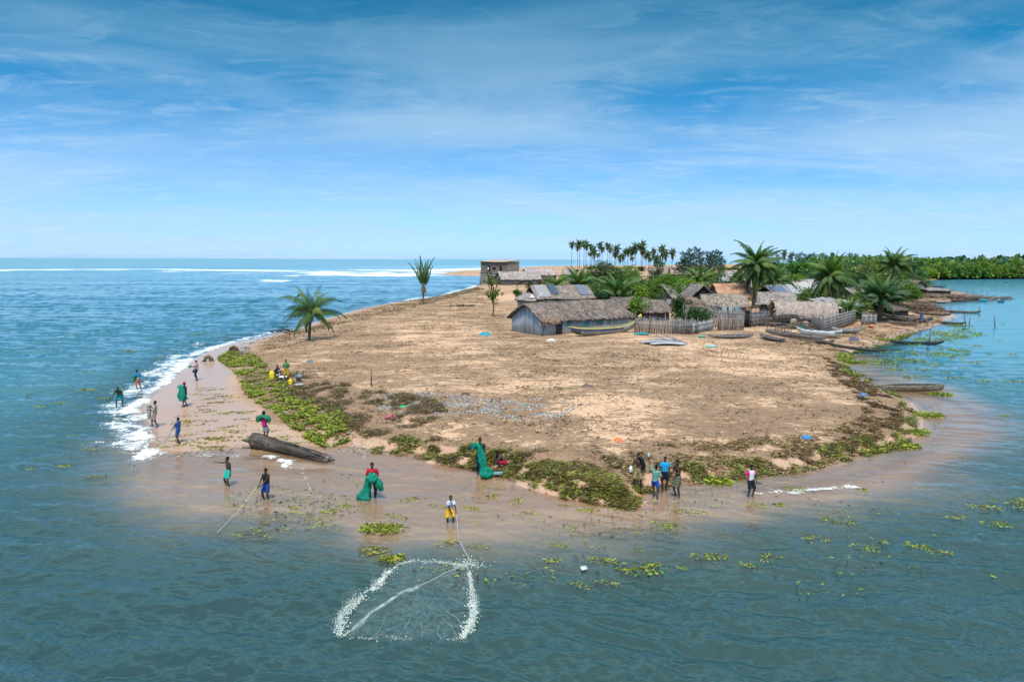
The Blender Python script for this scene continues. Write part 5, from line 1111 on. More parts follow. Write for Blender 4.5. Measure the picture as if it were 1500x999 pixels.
    if short is not None:
        def f(m2):
            rg = [[(pel+np.array([rx*B_*math.cos(a), ry*B_*math.sin(a), z])) for a in np.linspace(0, 2*PI, 17)[:-1]] for z, rx, ry in ((-.12, .165, .13), (-.03, .172, .132), (.05, .158, .12), (.10, .148, .112))]; m2.loft(rg, (1, 1, 1))
            for i in (0, 1):
                a, k_, an_ = LJ[i]
                if shl <= 1: m2.tube([a, a+(k_-a)*shl*.5, a+(k_-a)*shl], [.098*B_, .100, .102], (1, 1, 1), 12)
                else: m2.tube([a, (a+k_)/2, k_], [.098*B_, .088, .075], (1, 1, 1), 12); m2.tube([k_, k_+(an_-k_)*.5, k_+(an_-k_)*(shl-1)], [.075, .068, .06], (1, 1, 1), 10)
        dress(f, 'shorts' if shl <= 1 else 'trousers', short)
    if skirt is not None:
        col, ln = skirt
        def f(m2):
            g = np.random.default_rng(3); c0 = (LJ[0][1]+LJ[1][1])/2
            rg = [[(pel*(1-t_)+np.array([c0[0], c0[1], pel[2]-ln])*t_+np.array([(.150+.05*t_)*math.cos(a)*(1+.06*t_*math.sin(5*a)), (.115+.06*t_)*math.sin(a)*(1+.06*t_*math.sin(5*a)), .08*(1-t_)])) for a in np.linspace(0, 2*PI, 25)[:-1]] for t_ in np.linspace(0, 1, 7)]; m2.loft(rg, (1, 1, 1))
        dress(f, 'skirt', col)
    if scarf: dress(lambda m2: [m2.ell(hp(0, .02, .05), (.088, .10, .085), (1, 1, 1), 12, 8, Rm)], 'headscarf', scarf)
    return r_
def W2(r_, q):
    """a point of a figure's own space in the world"""
    return np.array(Matrix.LocRotScale(r_.location, r_.rotation_euler, r_.scale)@Vector(q))
# --- nets held or worn are things of their own
TEAL = (.015, .34, .25)
def netrope(name, label, pts, rad, col=TEAL, seed=1, n=22, mat='net', cat='net', fold=.35, flat=1.0):
    """a gathered net: a lumpy pleated tube through world points"""
    g = np.random.default_rng(seed); pts = np.array(pts, float); k = len(pts); t_ = np.linspace(0, k-1, (k-1)*7+1); c = np.stack([np.interp(t_, range(k), pts[:, i]) for i in range(3)], 1)
    ker = np.array([1, 2, 3, 2, 1])/9; cp = np.vstack([c[:1]]*2+[c]+[c[-1:]]*2); c = np.stack([np.convolve(cp[:, i], ker, 'valid') for i in range(3)], 1); rr = np.interp(t_, range(k), rad)
    o = c[0].copy(); c = c-o; T = np.gradient(c, axis=0); rings = []; ph = g.random(4)*6.28
    for i, (p, tt, r_) in enumerate(zip(c, T, rr)):
        tt = tt/max(np.linalg.norm(tt), 1e-6); a = np.cross(tt, [.1, 1, .05]); a /= np.linalg.norm(a); b = np.cross(a, tt); an = np.arange(n)*2*PI/n
        q = r_*(1+fold*np.sin(3*an+ph[0]+.25*i)*.6+fold*np.sin(5*an+ph[1]-.2*i)*.5+.06*g.normal(size=n)+fold*.25*np.sin(9*an+ph[2]+.1*i)); rings.append(p+q[:, None]*(np.cos(an)[:, None]*a+flat*np.sin(an)[:, None]*b))
    mb = MB().loft(rings, col); K = mb.K[0]; K *= .75+.5*g.random((len(K), 1)); return tag(mb.build(name, mat, None, o, smooth=False), label, cat)
def rope(label, pts, r=.008, sag=0, col=(.42, .42, .38)):
    pts = np.array(pts, float); o = pts[0]; t_ = np.linspace(0, len(pts)-1, (len(pts)-1)*8+1); c = np.stack([np.interp(t_, range(len(pts)), pts[:, i]) for i in range(3)], 1); c[:, 2] -= sag*np.sin(PI*(t_ % 1)); return tag(MB().tube(c-o, r, col, 5).build('rope', 'rope', None, o), label, 'rope')
W_ = (.55, .57, .60)
# 1 bending in the surf
a = person('person bent over in the surf at far left in dark green shirt', (176, 597), 1.62, face=20, lean=42, lh=(.35, -.25, .55), rh=(-.42, -.45, .62), lf=(.16, .1), rf=(-.2, -.12), shirt=(.01, .075, .05), short=(.02, .28, .28), shl=.8, head=(0, 10))
a = person('person in a blue top and orange shorts hugging a green net at the surf edge', (204, 571), 1.55, face=-110, lean=12, lh=(.18, -.30, 1.08), rh=(-.18, -.30, 1.05), shirt=(.02, .20, .42), short=(.60, .16, .08), shl=1.2, lf=(.1, -.1), rf=(-.1, .12))
q = W2(a, (.0, -.28, 1.12)); netrope('hand_net', 'small bright green net clutched by the person in the blue top', [q+[.05, 0, .12], q, q+[-.08, 0, -.2], q+[-.16, -.03, -.42]], [.10, .17, .15, .05], (.03, .38, .12), 2)
a = person('person in pale grey-beige clothes carrying a white net over the shoulder, walking left', (228, 625), 1.58, face=-70, lean=-5, lh=(.12, -.30, 1.15), rh=(-.15, -.22, 1.28), shirt=(.33, .31, .27), short=(.24, .21, .17), shl=1.0, lf=(.12, .15), rf=(-.12, -.22), sleeves=.9)
q = W2(a, (-.18, -.2, 1.38)); netrope('hand_net', 'pale white net bundle on the shoulder of the person in beige', [q, q+[-.16, 0, -.02], q+[-.14, 0, -.35], q+[-.20, 0, -.85]], [.07, .12, .10, .06], (.52, .52, .47), 3)
a = person('child in blue clothes hauling a white net out of the foam', (262, 649), 1.42, face=-100, lean=-4, lh=(.08, -.45, .86), rh=(-.12, -.42, .82), shirt=(.03, .09, .30), short=(.03, .07, .22), shl=.9, lf=(.12, .16), rf=(-.1, -.14), sleeves=.9)
q = W2(a, (0, -.45, .84)); e = np.array([*P(226, 660, 0), .02])
mb = MB(); n = 14; V = []; g = np.random.default_rng(4)
for i in range(n+1):
    f = i/n; c = (q*(1-f)+e*f)-q; c[2] -= .22*math.sin(PI*f); wv = .05+.55*f**1.3
    for j in range(7): V.append(c+np.array([.25*(j/6-.5)*wv, wv*(j/6-.5)*1.6, .06*math.sin(j*2.4+i*.5)*f]))
mb.add(V, [(i*7+j, i*7+j+1, (i+1)*7+j+1, (i+1)*7+j) for i in range(n) for j in range(6)], (.75, .76, .78)); tag(mb.build('dragged_net', facemat('white_net', .8, .2, 9, namt=.2, trans=.3, alpha=(14, .45, 1)), None, q), 'white net fanning from the hands of the child in blue down into the foam', 'net')
a = person('person with a red head cloth wrapped in teal net on the wet sand', (272, 595), 1.65, face=-60, lh=(.15, -.22, 1.25), rh=(-.2, -.24, 1.2), shirt=(.03, .03, .035), skirt=((.05, .03, .03), .5), hat=(.35, .04, .04), lf=(.1, -.12), rf=(-.1, .1))
q = W2(a, (0, -.1, 1.35)); netrope('draped_net', 'teal net draped over the shoulder of the person with the red head cloth', [q+[-.28, -.05, .02], q+[-.12, -.14, .05], q+[.02, -.16, -.25], q+[-.02, -.12, -.6], q+[.0, -.08, -.85]], [.10, .14, .17, .25, .27], TEAL, 5)
a = person('person in a pale pink shirt and dark trousers farthest back on the wet sand', (289, 557), 1.72, face=-80, lh=(.2, -.35, 1.15), rh=(-.25, -.15, .85), shirt=(.50, .33, .33), short=(.02, .025, .04), shl=1.85, hat=(.5, .5, .5), lf=(.09, .03), rf=(-.09, -.03))
q = W2(a, (.2, -.35, 1.15)); netrope('hand_net', 'little teal net in the raised hand of the person in the pale pink shirt', [q+[.05, 0, .05], q+[-.08, 0, .03], q+[-.18, 0, -.08]], [.05, .09, .05], TEAL, 6)
q = W2(a, (-.25, -.15, .83)); netrope('bag', 'dark blue-grey bag hanging from the hand of the person in the pale pink shirt', [q+[0, 0, .02], q+[-.12, 0, -.1], q+[-.18, 0, -.22]], [.04, .13, .12], (.06, .08, .14), 7, mat='cloth', cat='bag')
# the drift log and the child standing on it
RL = .29
def driftlog():
    a = G(372, 655); b = G(482, 678); a[2] = .02; b[2] = -.1; L = np.hypot(*(b-a)[:2]); g = np.random.default_rng(5); n = 30; rings = []; m = 22
    ph = g.random(6)*6.28
    for i in range(n+1):
        f = i/n; r_ = (RL*(1-f)**.75+.10)*(1+.05*math.sin(f*14)); 
        if i == n: r_ = .05
        c = np.array([f*L, .12*math.sin(f*4), r_*.55+.12-.10*f]); rg = []
        for j in range(m):
            an = 2*PI*j/m; rr = r_*(1+.09*math.sin(2*an+ph[0]+f*2)+.07*math.sin(3*an+ph[1])+.05*math.sin(7*an+ph[2]+f)+.03*g.normal()); rg.append(c+np.array([(.18*math.sin(an*2+1)*r_ if i == 0 else 0)+.02*g.normal(), rr*math.cos(an), rr*math.sin(an)]))
        rings.append(rg)
    mb = MB().loft(rings, (.085, .066, .052)); K = mb.K[0]; K *= .6+.7*g.random((len(K), 1)); K[-2] = (.10, .085, .075)
    for i in range(26):
        f = .05+.85*g.random(); an = g.random()*PI; r_ = RL*(1-f)**.75+.12; l = .6+1.2*g.random(); x0 = f*L
        mb.tube([(x0, r_*math.cos(an), r_*.55+.1+r_*math.sin(an)*1.0), (x0+l*.5, r_*.96*math.cos(an+.05), r_*.5+.1+r_*.97*math.sin(an+.05)), (x0+l, r_*.86*math.cos(an+.1), r_*.42+.1+r_*.88*math.sin(an+.1))], [.01, .03, .008], (.05, .04, .035), 4)
    for i, (x, dy, dz, l) in enumerate(((.1, -.6, .1, .35), (L*.98, .2, -.02, .4), (L*.9, -.2, .1, .3))): mb.tube([(x, dy*.5, .3*(1-x/L)+.1), (x+(-.3 if x < 1 else .3), dy, .3*(1-x/L)+.1+dz)], [.12, .04], (.09, .07, .055), 6)
    o = mb.build('drift_log', 'log', None, (a[0], a[1], a[2]), math.atan2(*(b-a)[:2][::-1]), smooth=True); return tag(o, 'huge grey-brown driftwood trunk lying half in the shallow water', 'log'), a, b
lg, la, lb = driftlog(); f = .16; q = la+(lb-la)*f
a = person('child in a magenta top and black and white striped skirt standing on the drift log', (387, 637), 1.50, face=150, lh=(.26, -.10, 1.02), rh=(-.26, -.10, 1.02), shirt=(.55, .02, .22), skirt=(lambda c: np.where((np.sin(np.arctan2(c[:, 1], c[:, 0])*14) > 0)[:, None], (.45, .45, .48), (.06, .06, .08)), .48), loc=(q[0], q[1], la[2]+RL*(1-f)**.75*1.55+.15), hair='full')
q = W2(a, (0, 0, 1.25)); netrope('shoulder_net', 'green net hung round the shoulders of the child standing on the log', [q+[-.34, -.05, -.16], q+[-.22, -.08, .06], q+[0, -.12, .14], q+[.22, -.08, .06], q+[.34, -.05, -.16]], [.08, .12, .09, .12, .08], (.02, .30, .17), 8)
# shallow water, left to right
person('shirtless child in teal shorts stretching an arm out to the left', (335, 712), 1.45, face=-35, lh=(.27, -.05, .82), rh=(-.58, -.25, 1.36), short=(.02, .42, .32), shl=.75, head=(-20, 0), water=.12)
a = person('child in a black vest and blue shorts holding a white line in the water', (391, 732), 1.48, face=-15, lh=(-.05, -.28, .98), rh=(-.22, -.28, .94), shirt=(.015, .018, .025), vest=True, short=(.02, .05, .22), shl=.8, head=(0, 12), water=.14)
q = W2(a, (-.22, -.36, .94)); e = np.array([*P(318, 780, 0), .0]); rope('thin white line running from the child in the black vest down into the water', [q, q*.5+e*.5+[0, 0, -.12], e], .008, col=(.55, .55, .52))
o_ = MB().ell((0, 0, 0), (.05, .05, .035), (.55, .45, .02), 8, 6).build('float', 'plastic', None, q*.58+e*.42+[0, 0, -.10]); tag(o_, 'tiny yellow float threaded on the white line', 'float')
a = person('person in a red shirt and dark trousers gathering a teal net in the shallows', (546, 728), 1.62, face=10, lean=3, lh=(.18, -.26, 1.10), rh=(-.16, -.26, 1.06), shirt=(.50, .015, .03), short=(.035, .045, .065), shl=1.7, head=(-10, 12), water=.12)
q = W2(a, (0, -.26, 1.08)); netrope('gathered_net', 'teal net bunched at the waist of the person in the red shirt', [q+[-.16, -.06, .06], q+[.02, -.12, .02], q+[.22, -.06, .10]], [.16, .22, .11], TEAL, 9)
netrope('trailing_net', 'teal net sack hanging to the water left of the person in the red shirt', [q+[-.14, -.08, 0], q+[-.22, -.1, -.4], q+[-.34, -.1, -.78], q+[-.36, -.1, -.98]], [.12, .15, .26, .22], TEAL, 10)
netrope('trailing_net', 'teal net tail hanging at the right hip of the person in the red shirt', [q+[.16, -.08, .05], q+[.30, -.06, -.25], q+[.42, -.04, -.55]], [.10, .15, .08], TEAL, 11)
a = person('child in a white shirt and yellow shorts holding the cast line in the water', (659, 765), 1.30, face=18, lean=20, lh=(.22, -.42, .86), rh=(.0, -.36, .84), shirt=(.52, .58, .66), short=(.72, .40, .01), shl=.95, head=(-10, -5), water=.16, lf=(.13, -.08), rf=(-.13, .06))
q = W2(a, (.22, -.5, .86))
# the cast net: rope, veil of mesh falling on the water, splash round its rim
k1 = np.array([*P(672, 790, .35), .35]); k2 = np.array([*P(690, 822, .25), .25]); k3 = np.array([*P(613, 858, .62), .62])
rope('cast line running from the child in white to the thrown net', [q, k1, k2, k2*.5+k3*.5+[0, 0, .03], k3], .010, .03, (.5, .48, .42))
RIM = [(497,935),(503,905),(528,880),(552,862),(568,842),(585,829),(605,824),(640,826),(668,829),(686,836),(690,862),(692,885),(694,900),(688,920),(678,937),(655,945),(620,942),(580,938),(540,938)]
Rw = np.array([[*P(x, y, 0), .06] for x, y in RIM]); cN = np.array([*P(604, 892, 0), .06])
def castnet():
    r_ = empty('cast_net', k3, 'thrown round cast net settling on the water inside a ring of splashes', 'net'); g = np.random.default_rng(21); V = []; m = 64
    rim = np.array([Rw[int(i*len(Rw)/m)]+(Rw[(int(i*len(Rw)/m)+1) % len(Rw)]-Rw[int(i*len(Rw)/m)])*((i*len(Rw)/m) % 1) for i in range(m)])
    for j in range(13):
        f = j/12
        for i in range(m):
            p = k3*(1-f)+rim[i]*f; p[2] = .62*(1-f)**3.2+.07+.03*math.sin(i*1.9)*(1-f); V.append(p-k3)
    fa = [(j*m+i, j*m+(i+1) % m, (j+1)*m+(i+1) % m, (j+1)*m+i) for j in range(12) for i in range(m)]
    mb = MB().add(V, fa, (.50, .60, .62)); mb.build('net_veil', facemat('net_veil', .7, .3, 5, namt=.2, trans=.3, alpha=(7, .0, .15)), r_, smooth=True)
    pts = [k3, np.array([*P(592, 865, .5), .5]), np.array([*P(574, 876, .38), .38]), np.array([*P(544, 896, .22), .22]), np.array([*P(508, 928, .06), .06])]
    t_ = np.linspace(0, 4, 33); c = np.stack([np.interp(t_, range(5), np.array(pts)[:, i]) for i in range(3)], 1)-k3; fm = MB()
    wd = np.interp(t_, range(5), [.01, .04, .09, .24, .55]); V = []
    for p, w_ in zip(c, wd):
        for u in np.linspace(-1, 1, 7): V.append(p+np.array([-.35*w_*u, -.9*w_*u*.6, .05*math.sin(u*6+p[0]*9)-.05*abs(u)]))
    fm.add(V, [(i*7+j, i*7+j+1, (i+1)*7+j+1, (i+1)*7+j) for i in range(32) for j in range(6)], (.62, .70, .74)); fm.build('net_fold', facemat('net_fold', .7, .3, 5, namt=.2, trans=.35, alpha=(11, .15, .7)), r_, smooth=True)
    sm = MB()
    for i in range(0, m, 3):
        d = rim[i]-k3; 
        if g.random() < .5: n0 = .45+.3*g.random(); sm.tube([d*n0+[.1*g.normal(), 0, .04], d*(n0+.15)+[.08*g.normal(), .05, .03], d*.97], .0025, (.6, .66, .66), 3)
    sm.build('strand', 'rope', r_)
    lm = MB().tube(np.vstack([rim, rim[:1]])-k3, .006, (.2, .24, .24), 5); lm.build('lead_line', 'rope', r_)
castnet()
def splash():
    g = np.random.default_rng(22); mb = MB()
    st_ = [(0, 4.2, 1.0, .26), (4.2, 9.2, .16, .10), (9.2, 11, .5, .15), (11.0, 14, 1.0, .22), (14, 18.9, .05, .05)]
    for a, b, dens, hh in st_:
        n = int(2800*dens*(b-a)/3)
        for k in range(n):
            f = a+(b-a)*g.random(); i = int(f) % len(Rw); p = Rw[i]+(Rw[(i+1) % len(Rw)]-Rw[i])*(f-int(f)); out = p-cN; out[2] = 0; out /= np.linalg.norm(out)
            cl = .05+1.15*float(vnoise(np.array(f*3.7), np.array(3.0), 4))**1.6; z = abs(g.normal())*hh*.55*cl*(1.3 if f < 2 or f > 12 else 1); q_ = p+out*(z*.5+g.normal()*.06*cl)+np.array([g.normal()*.03, g.normal()*.03, z]); s_ = (.003+.008*g.random()**2.5)*(1.2-min(z/hh, 1)*.6)
            mb.ell(q_-cN, (s_, s_, s_*(1+1.4*g.random())), (.86, .90, .92), 5, 3)
        for k in range(int(80*dens*(b-a))):
            f = a+(b-a)*g.random(); i = int(f) % len(Rw); p = Rw[i]+(Rw[(i+1) % len(Rw)]-Rw[i])*(f-int(f)); mb.ell(p-cN+np.array([g.normal()*.09, g.normal()*.09, .03]), (.008+.016*g.random(), .008+.016*g.random(), .008+.02*g.random()*dens), (.8, .85, .87), 6, 4, jit=.5)
    for k in range(240): f = g.random()*6.28; mb.ell((k2-cN)+np.array([.22*g.normal()-.1, .10*g.normal(), -.2+.12*abs(g.normal())]), (.014, .014, .02), (.86, .9, .92), 5, 3)
    tag(mb.build('splash', 'splash', None, cN, smooth=True), 'white splash drops thrown up in a ring by the cast net', 'splash', kind='stuff')
splash()
a = person('tall person in dark clothes holding up a long teal net on the shore', (703, 694), 1.72, face=15, lh=(.10, -.16, .90), rh=(-.34, -.25, 1.42), shirt=(.015, .04, .055), short=(.015, .03, .06), shl=1.75, head=(-10, 8), sleeves=1.2)
q = W2(a, (-.30, -.32, 1.45)); e = np.array([*P(712, 694, .15), .15]); netrope('long_net', 'long teal net hanging in a straight gathered length from raised hand to the water', [q+[-.12, 0, -.20], q+[-.02, 0, .05], q+[.18, 0, -.05], q*.75+e*.25+[.12, 0, .0], q*.5+e*.5+[.08, 0, 0], q*.2+e*.8, e], [.07, .11, .12, .15, .16, .16, .20], TEAL, 12)
netrope('net_heap', 'round heap of teal net on the wet sand at the foot of the long net', [e+[-.25, -.1, 0], e+[0, -.12, .06], e+[.35, 0, .0]], [.20, .30, .12], TEAL, 13, flat=.7)
netrope('net_edge', 'pale blue edge of net stretched between the net heap and the crouching person', [e+[.2, -.05, .02], e+[.45, 0, .02], e+[.8, .05, .05]], [.05, .06, .04], (.25, .5, .55), 14)
person('person crouching beside the teal net heap, red shorts and grey-brown top', (734, 688), 1.6, face=-70, lean=38, squat=.85, lh=(.15, -.55, .22), rh=(-.15, -.55, .2), shirt=(.09, .06, .055), short=(.40, .015, .04), shl=.9, lf=(.15, -.08), rf=(-.15, .04), head=(0, 20))
# group on the shore
a = person('bare-chested person in khaki shorts at the left of the group of four', (934, 716), 1.58, face=-10, lh=(.24, -.14, .95), rh=(-.30, -.06, .86), short=(.24, .19, .10), shl=.9, lf=(.15, .02), rf=(-.17, 0), head=(20, 0))
q = W2(a, (.1, -.05, 1.30)); netrope('shoulder_cloth', 'black cloth slung over the shoulder of the khaki-shorts person', [q+[-.04, .1, .10], q+[.05, -.02, .15], q+[.09, -.09, -.05], q+[.10, -.08, -.30]], [.06, .07, .08, .09], (.012, .015, .025), 15, mat='cloth', cat='cloth')
q = W2(a, (-.30, -.08, .98)); netrope('bag', 'white bag at the left hand of the khaki-shorts person', [q+[0, .02, .12], q+[-.03, .02, 0], q+[-.02, .02, -.15]], [.04, .08, .07], (.65, .65, .65), 16, mat='cloth', cat='bag')
def stripes(c):
    t_ = (c[:, 2]*9.5+c[:, 0]*1.2) % 1.0; o = np.zeros((len(c), 3)); o[:] = (.02, .36, .42); o[(t_ > .42) & (t_ < .56)] = (.012, .015, .03); o[(t_ >= .56) & (t_ < .86)] = (.50, .43, .22); return o
a = person('child in a turquoise and cream striped T-shirt lifting one arm high', (959, 729), 1.45, face=160, lean=-4, side=6, lh=(.27, -.1, .85), rh=(.0, 0, 0), shirt=stripes, short=(.02, .09, .45), shl=.8, lf=(.06, -.12), rf=(-.12, .18)) if False else person('child in a turquoise and cream striped T-shirt lifting one arm high', (959, 729), 1.45, face=160, lean=-4, side=-4, rh=(-.27, -.16, .90), lh=(.36, -.06, 1.92), shirt=stripes, short=(.02, .09, .45), shl=.8, lf=(.06, -.12), rf=(-.14, .14), sleeves=.8)
q = W2(a, (.36, -.06, 1.98)); netrope('held_cup', 'small pale object held high by the child in the striped T-shirt', [q, q+[0, 0, .10], q+[.01, 0, .2]], [.03, .06, .04], (.45, .48, .52), 17, mat='plastic', cat='cup')
person('child in a bright blue T-shirt and black shorts facing the camera in the group', (973, 718), 1.50, face=-8, lh=(.24, -.05, .84), rh=(-.24, -.08, .86), shirt=(.02, .32, .62), short=(.012, .014, .02), shl=.85, lf=(.08, .03), rf=(-.10, -.03), head=(0, 8))
person('bare-chested person in patterned grey-green shorts at the right of the group', (992, 728), 1.62, face=-50, lean=4, lh=(-.02, -.26, 1.15), rh=(-.14, -.24, 1.12), skirt=(lambda c: np.where((np.sin(c[:, 0]*60)+np.sin(c[:, 2]*55) > .3)[:, None], (.15, .16, .10), (.06, .07, .05)), .42), lf=(.14, -.05), rf=(-.14, .05), head=(-10, 5))
a = person('child in a white shirt with pink sleeves and black shorts standing apart right', (1099, 728), 1.42, face=12, turn=8, lh=(.26, -.1, .82), rh=(-.32, -.12, .98), shirt=lambda c: np.where((np.abs(c[:, 0]) > .135)[:, None], (.85, .03, .30), (.60, .66, .70)), short=(.015, .02, .025), shl=.95, lf=(.11, 0), rf=(-.11, 0), water=.03, hair='full')
q = W2(a, (.27, -.1, .8)); tag(MB().tube([q-q, [.05, 0, -.03], [.26, 0, -.06]], [.02, .03, .015], (.06, .07, .07), 6).build('stick', 'bark', None, q), 'short dark stick in the hand of the child with pink sleeves', 'stick')
# the two on the sand by the jerrycans
a = person('person in a green shirt and yellow trousers standing by the buckets on the dry sand', (420, 557), 1.62, face=10, lh=(.14, -.24, 1.18), rh=(-.14, -.24, 1.2), shirt=(.06, .22, .10), short=(.42, .28, .02), shl=1.2, lf=(.12, 0), rf=(-.12, 0))
person('person sitting low on the sand in a navy top and white skirt', (407, 552), 1.5, face=70, lean=18, squat=.95, lh=(.12, -.5, .42), rh=(-.15, -.45, .4), shirt=(.02, .03, .09), skirt=((.58, .64, .68), .20), lf=(.12, -.25), rf=(-.12, -.2))
person('person in a long blue wrap standing at the canoe landing', (1349, 473), 1.6, face=-20, shirt=(.02, .09, .35), skirt=((.02, .08, .33), .75), lh=(.22, -.2, .95), rh=(-.22, -.2, .95), scarf=(.03, .10, .3))
person('person in a dark red top bending among the boards at the landing', (1308, 468), 1.6, face=60, lean=35, shirt=(.28, .02, .03), short=(.05, .05, .07), shl=1.1, lh=(.15, -.5, .55), rh=(-.15, -.5, .6))
# jerrycans, buckets, basins
def jerry(label, px, py, h, col, rz=0):
    p = G(px, py); r_ = empty('jerrycan', p, label, 'jerrycan', rz=rz); mb = MB(); w_, d_ = h*.62, h*.42; rg = []
    for z, k in ((0, .9), (.04, 1), (.42, 1), (.46, .97), (.5, 1), (.82, 1), (.92, .8), (.97, .45)): rg.append([(w_/2*k*math.copysign(abs(math.cos(a))**.5, math.cos(a)), d_/2*k*math.copysign(abs(math.sin(a))**.5, math.sin(a)), z*h) for a in np.linspace(0, 2*PI, 17)[:-1]])
    mb.loft(rg, col); mb.build('can', 'plastic', r_, smooth=False); MB().tube([(-w_*.2, 0, h*.9), (-w_*.15, 0, h*1.06), (w_*.12, 0, h*1.06), (w_*.2, 0, h*.93)], .03*h/.4, col, 6).build('handle', 'plastic', r_); MB().tube([(w_*.33, 0, h*.85), (w_*.36, 0, h*1.0)], .045*h/.4, np.array(col)*.5, 8).build('cap', 'plastic', r_)
jerry('large yellow jerrycan left of the sitting person', 398.5, 555, .62, (.75, .55, .02))
jerry('smaller yellow jerrycan in front of the person in yellow trousers', 425.5, 563.5, .42, (.78, .66, .02), .5)
def basin(name, label, px, py, r, h, col, cat='basin', tilt=0):
    p = G(px, py); mb = MB(); rg = [[(r*k*math.cos(a), r*k*math.sin(a), z) for a in np.linspace(0, 2*PI, 19)[:-1]] for z, k in ((0, .7), (h*.5, .86), (h, 1), (h+.01, 1.06), (h-.02, 1.05), (h-.01, .96), (h*.4, .8), (.03, .66))]; mb.loft(rg, col); o = mb.build(name, 'plastic', None, p+[0, 0, .01], smooth=True); o.rotation_euler = (tilt, 0, .4); return tag(o, label, cat)
basin('basin', 'wide white enamel basin between the sitting and the standing person', 415, 555.5, .34, .2, (.68, .68, .72))
basin('bucket', 'grey-blue bucket lying tilted right of the small jerrycan', 437.5, 559, .24, .5, (.12, .18, .22), 'bucket', .35)
basin('basin', 'pale mauve basin on the sand below the grey-blue bucket', 438, 565, .35, .1, (.35, .33, .38))
basin('basin', 'small turquoise basin on the sand before the reed yard wall', 1028, 494.5, .42, .14, (.02, .42, .28))
basin('basin', 'pale turquoise lid lying on the sand below the reed yard wall', 1041, 508, .75, .08, (.25, .50, .42))

# ------------------------------------------------------------------ washed-up weed, straw, litter
YG = (.26, .31, .025); YG2 = (.38, .37, .05); DG = (.11, .20, .02); OL = (.25, .21, .05); BR = (.165, .105, .048); DB = (.055, .036, .022); ST = (.42, .30, .16)
def pts_in(polyxy, n, g):
    lo = polyxy.min(0); hi = polyxy.max(0); out = np.zeros((0, 2))
    while len(out) < n:
        q = lo+(hi-lo)*g.random((n*3, 2)); out = np.vstack([out, q[inside(q[:, 0], q[:, 1], polyxy)]])
    return out[:n]
def blades(xy, g, L, W, pal, lift=.06, up=.12, an=None, bend=.1):
    """lying leaves and stalks dropped on the ground"""
    n = len(xy); z = H(xy[:, 0], xy[:, 1])+lift*g.random(n); a = g.random(n)*2*PI if an is None else an+g.normal(size=n)*.6
    d = np.stack([np.cos(a), np.sin(a), up*(g.random(n)*1.6-.3)], 1); pw = np.array([q[1] for q in pal], float); k = g.choice(len(pal), n, p=pw/pw.sum()); c = np.array([q[0] for q in pal])[k]*(.65+.7*g.random((n, 1)))
    return np.concatenate([xy, z[:, None]], 1), d, g.normal(size=(n, 3))*.4+np.array([0, 0, 1]), L*(.5+g.random(n)), W*(.6+.8*g.random(n)), c, bend
def clustered(polyxy, n, g, scale, thr, soft=1):
    q = pts_in(polyxy, n*3, g); k = fbm(q[:, 0]/scale, q[:, 1]/scale, 61, 4); p_ = np.clip((k-thr)/.12, 0, 1); q = q[g.random(len(q)) < p_]; return q[:n]
def stuff(name, label, cat, parts, mat='weed'):
    mb = MB()
    for p_ in parts: mb.leaves(*p_)
    tag(mb.build(name, mat), label, cat, kind='stuff')
g = np.random.default_rng(77)
GB = poly([(318,520),(345,545),(362,577),(400,604),(440,630),(478,645),(522,634),(512,612),(460,588),(425,572),(402,548),(376,520),(340,508)], .45)
q1 = clustered(GB, 26000, g, .9, .49)
stuff('green_weed_bank', 'bank of fresh yellow-green water weed along the left edge of the dry sand', 'weed',
  [blades(q1, g, .20, .075, [(YG, .42), (YG2, .18), (DG, .28), (BR, .12)], .12, .4), blades(clustered(GB, 5000, g, 1.0, .38), g, .22, .05, [(BR, .5), (DB, .3), (DG, .2)], .08, .3)])
DBD = poly([(395,552),(430,548),(475,562),(545,576),(640,590),(660,612),(600,626),(540,634),(500,615),(450,590),(408,570)])
stuff('dry_weed_band', 'tangled brown dried weed behind the green bank', 'weed', [blades(clustered(DBD, 15000, g, 1.0, .48), g, .24, .032, [(BR, .45), (DB, .35), (ST, .12), (DG, .08)], .16, .4)])
FB = FRONTBAND
q2 = clustered(FB, 22000, g, .8, .535); yb = np.clip((-(seg_dist(q2[:, 0], q2[:, 1], Wxy)-1.2))/1.2, 0, 1)
near = seg_dist(q2[:, 0], q2[:, 1], Wxy) < 1.1
stuff('tide_line_weed', 'tangle of brown and yellow-green weed along the tide line round the point', 'weed',
  [blades(q2[~near], g, .24, .035, [(BR, .42), (DB, .30), (ST, .20), (YG, .08)], .13, .4), blades(q2[near], g, .22, .045, [(YG, .22), (DG, .20), (OL, .14), (BR, .26), (DB, .18)], .14, .4)])
WR = poly([(632,650),(700,653),(780,670),(860,684),(930,690),(930,704),(850,699),(770,692),(690,676),(640,668)], .4)
stuff('wrack_line', 'low brown wrack line behind the net people and the weed heap', 'weed', [blades(clustered(WR, 7000, g, .8, .50), g, .25, .035, [(BR, .40), (DB, .24), (OL, .20), (DG, .10), (YG, .06)], .13, .4)])
hp = poly([(768,684),(800,683),(860,696),(905,708),(935,728),(925,739),(860,730),(800,712),(768,695)], .2)
stuff('weed_heap', 'big heap of yellow-brown weed piled at the middle of the near shore', 'weed', [blades(clustered(hp, 17000, g, .7, .33), g, .26, .030, [(YG, .14), (OL, .28), (ST, .10), (BR, .30), (DG, .12), (DB, .12), (YG2, .06)], .12, .5, an=R(-22))])
SB = poly([(930,655),(1060,648),(1200,636),(1290,600),(1318,632),(1200,672),(1060,694),(940,706),(900,680)], .5)
stuff('straw_belt', 'golden brown dried straw belt behind the group of four', 'debris', [blades(clustered(SB, 18000, g, .9, .45), g, .22, .03, [(ST, .42), (BR, .34), (DB, .16), (OL, .08)], .08, .3)], 'matte')
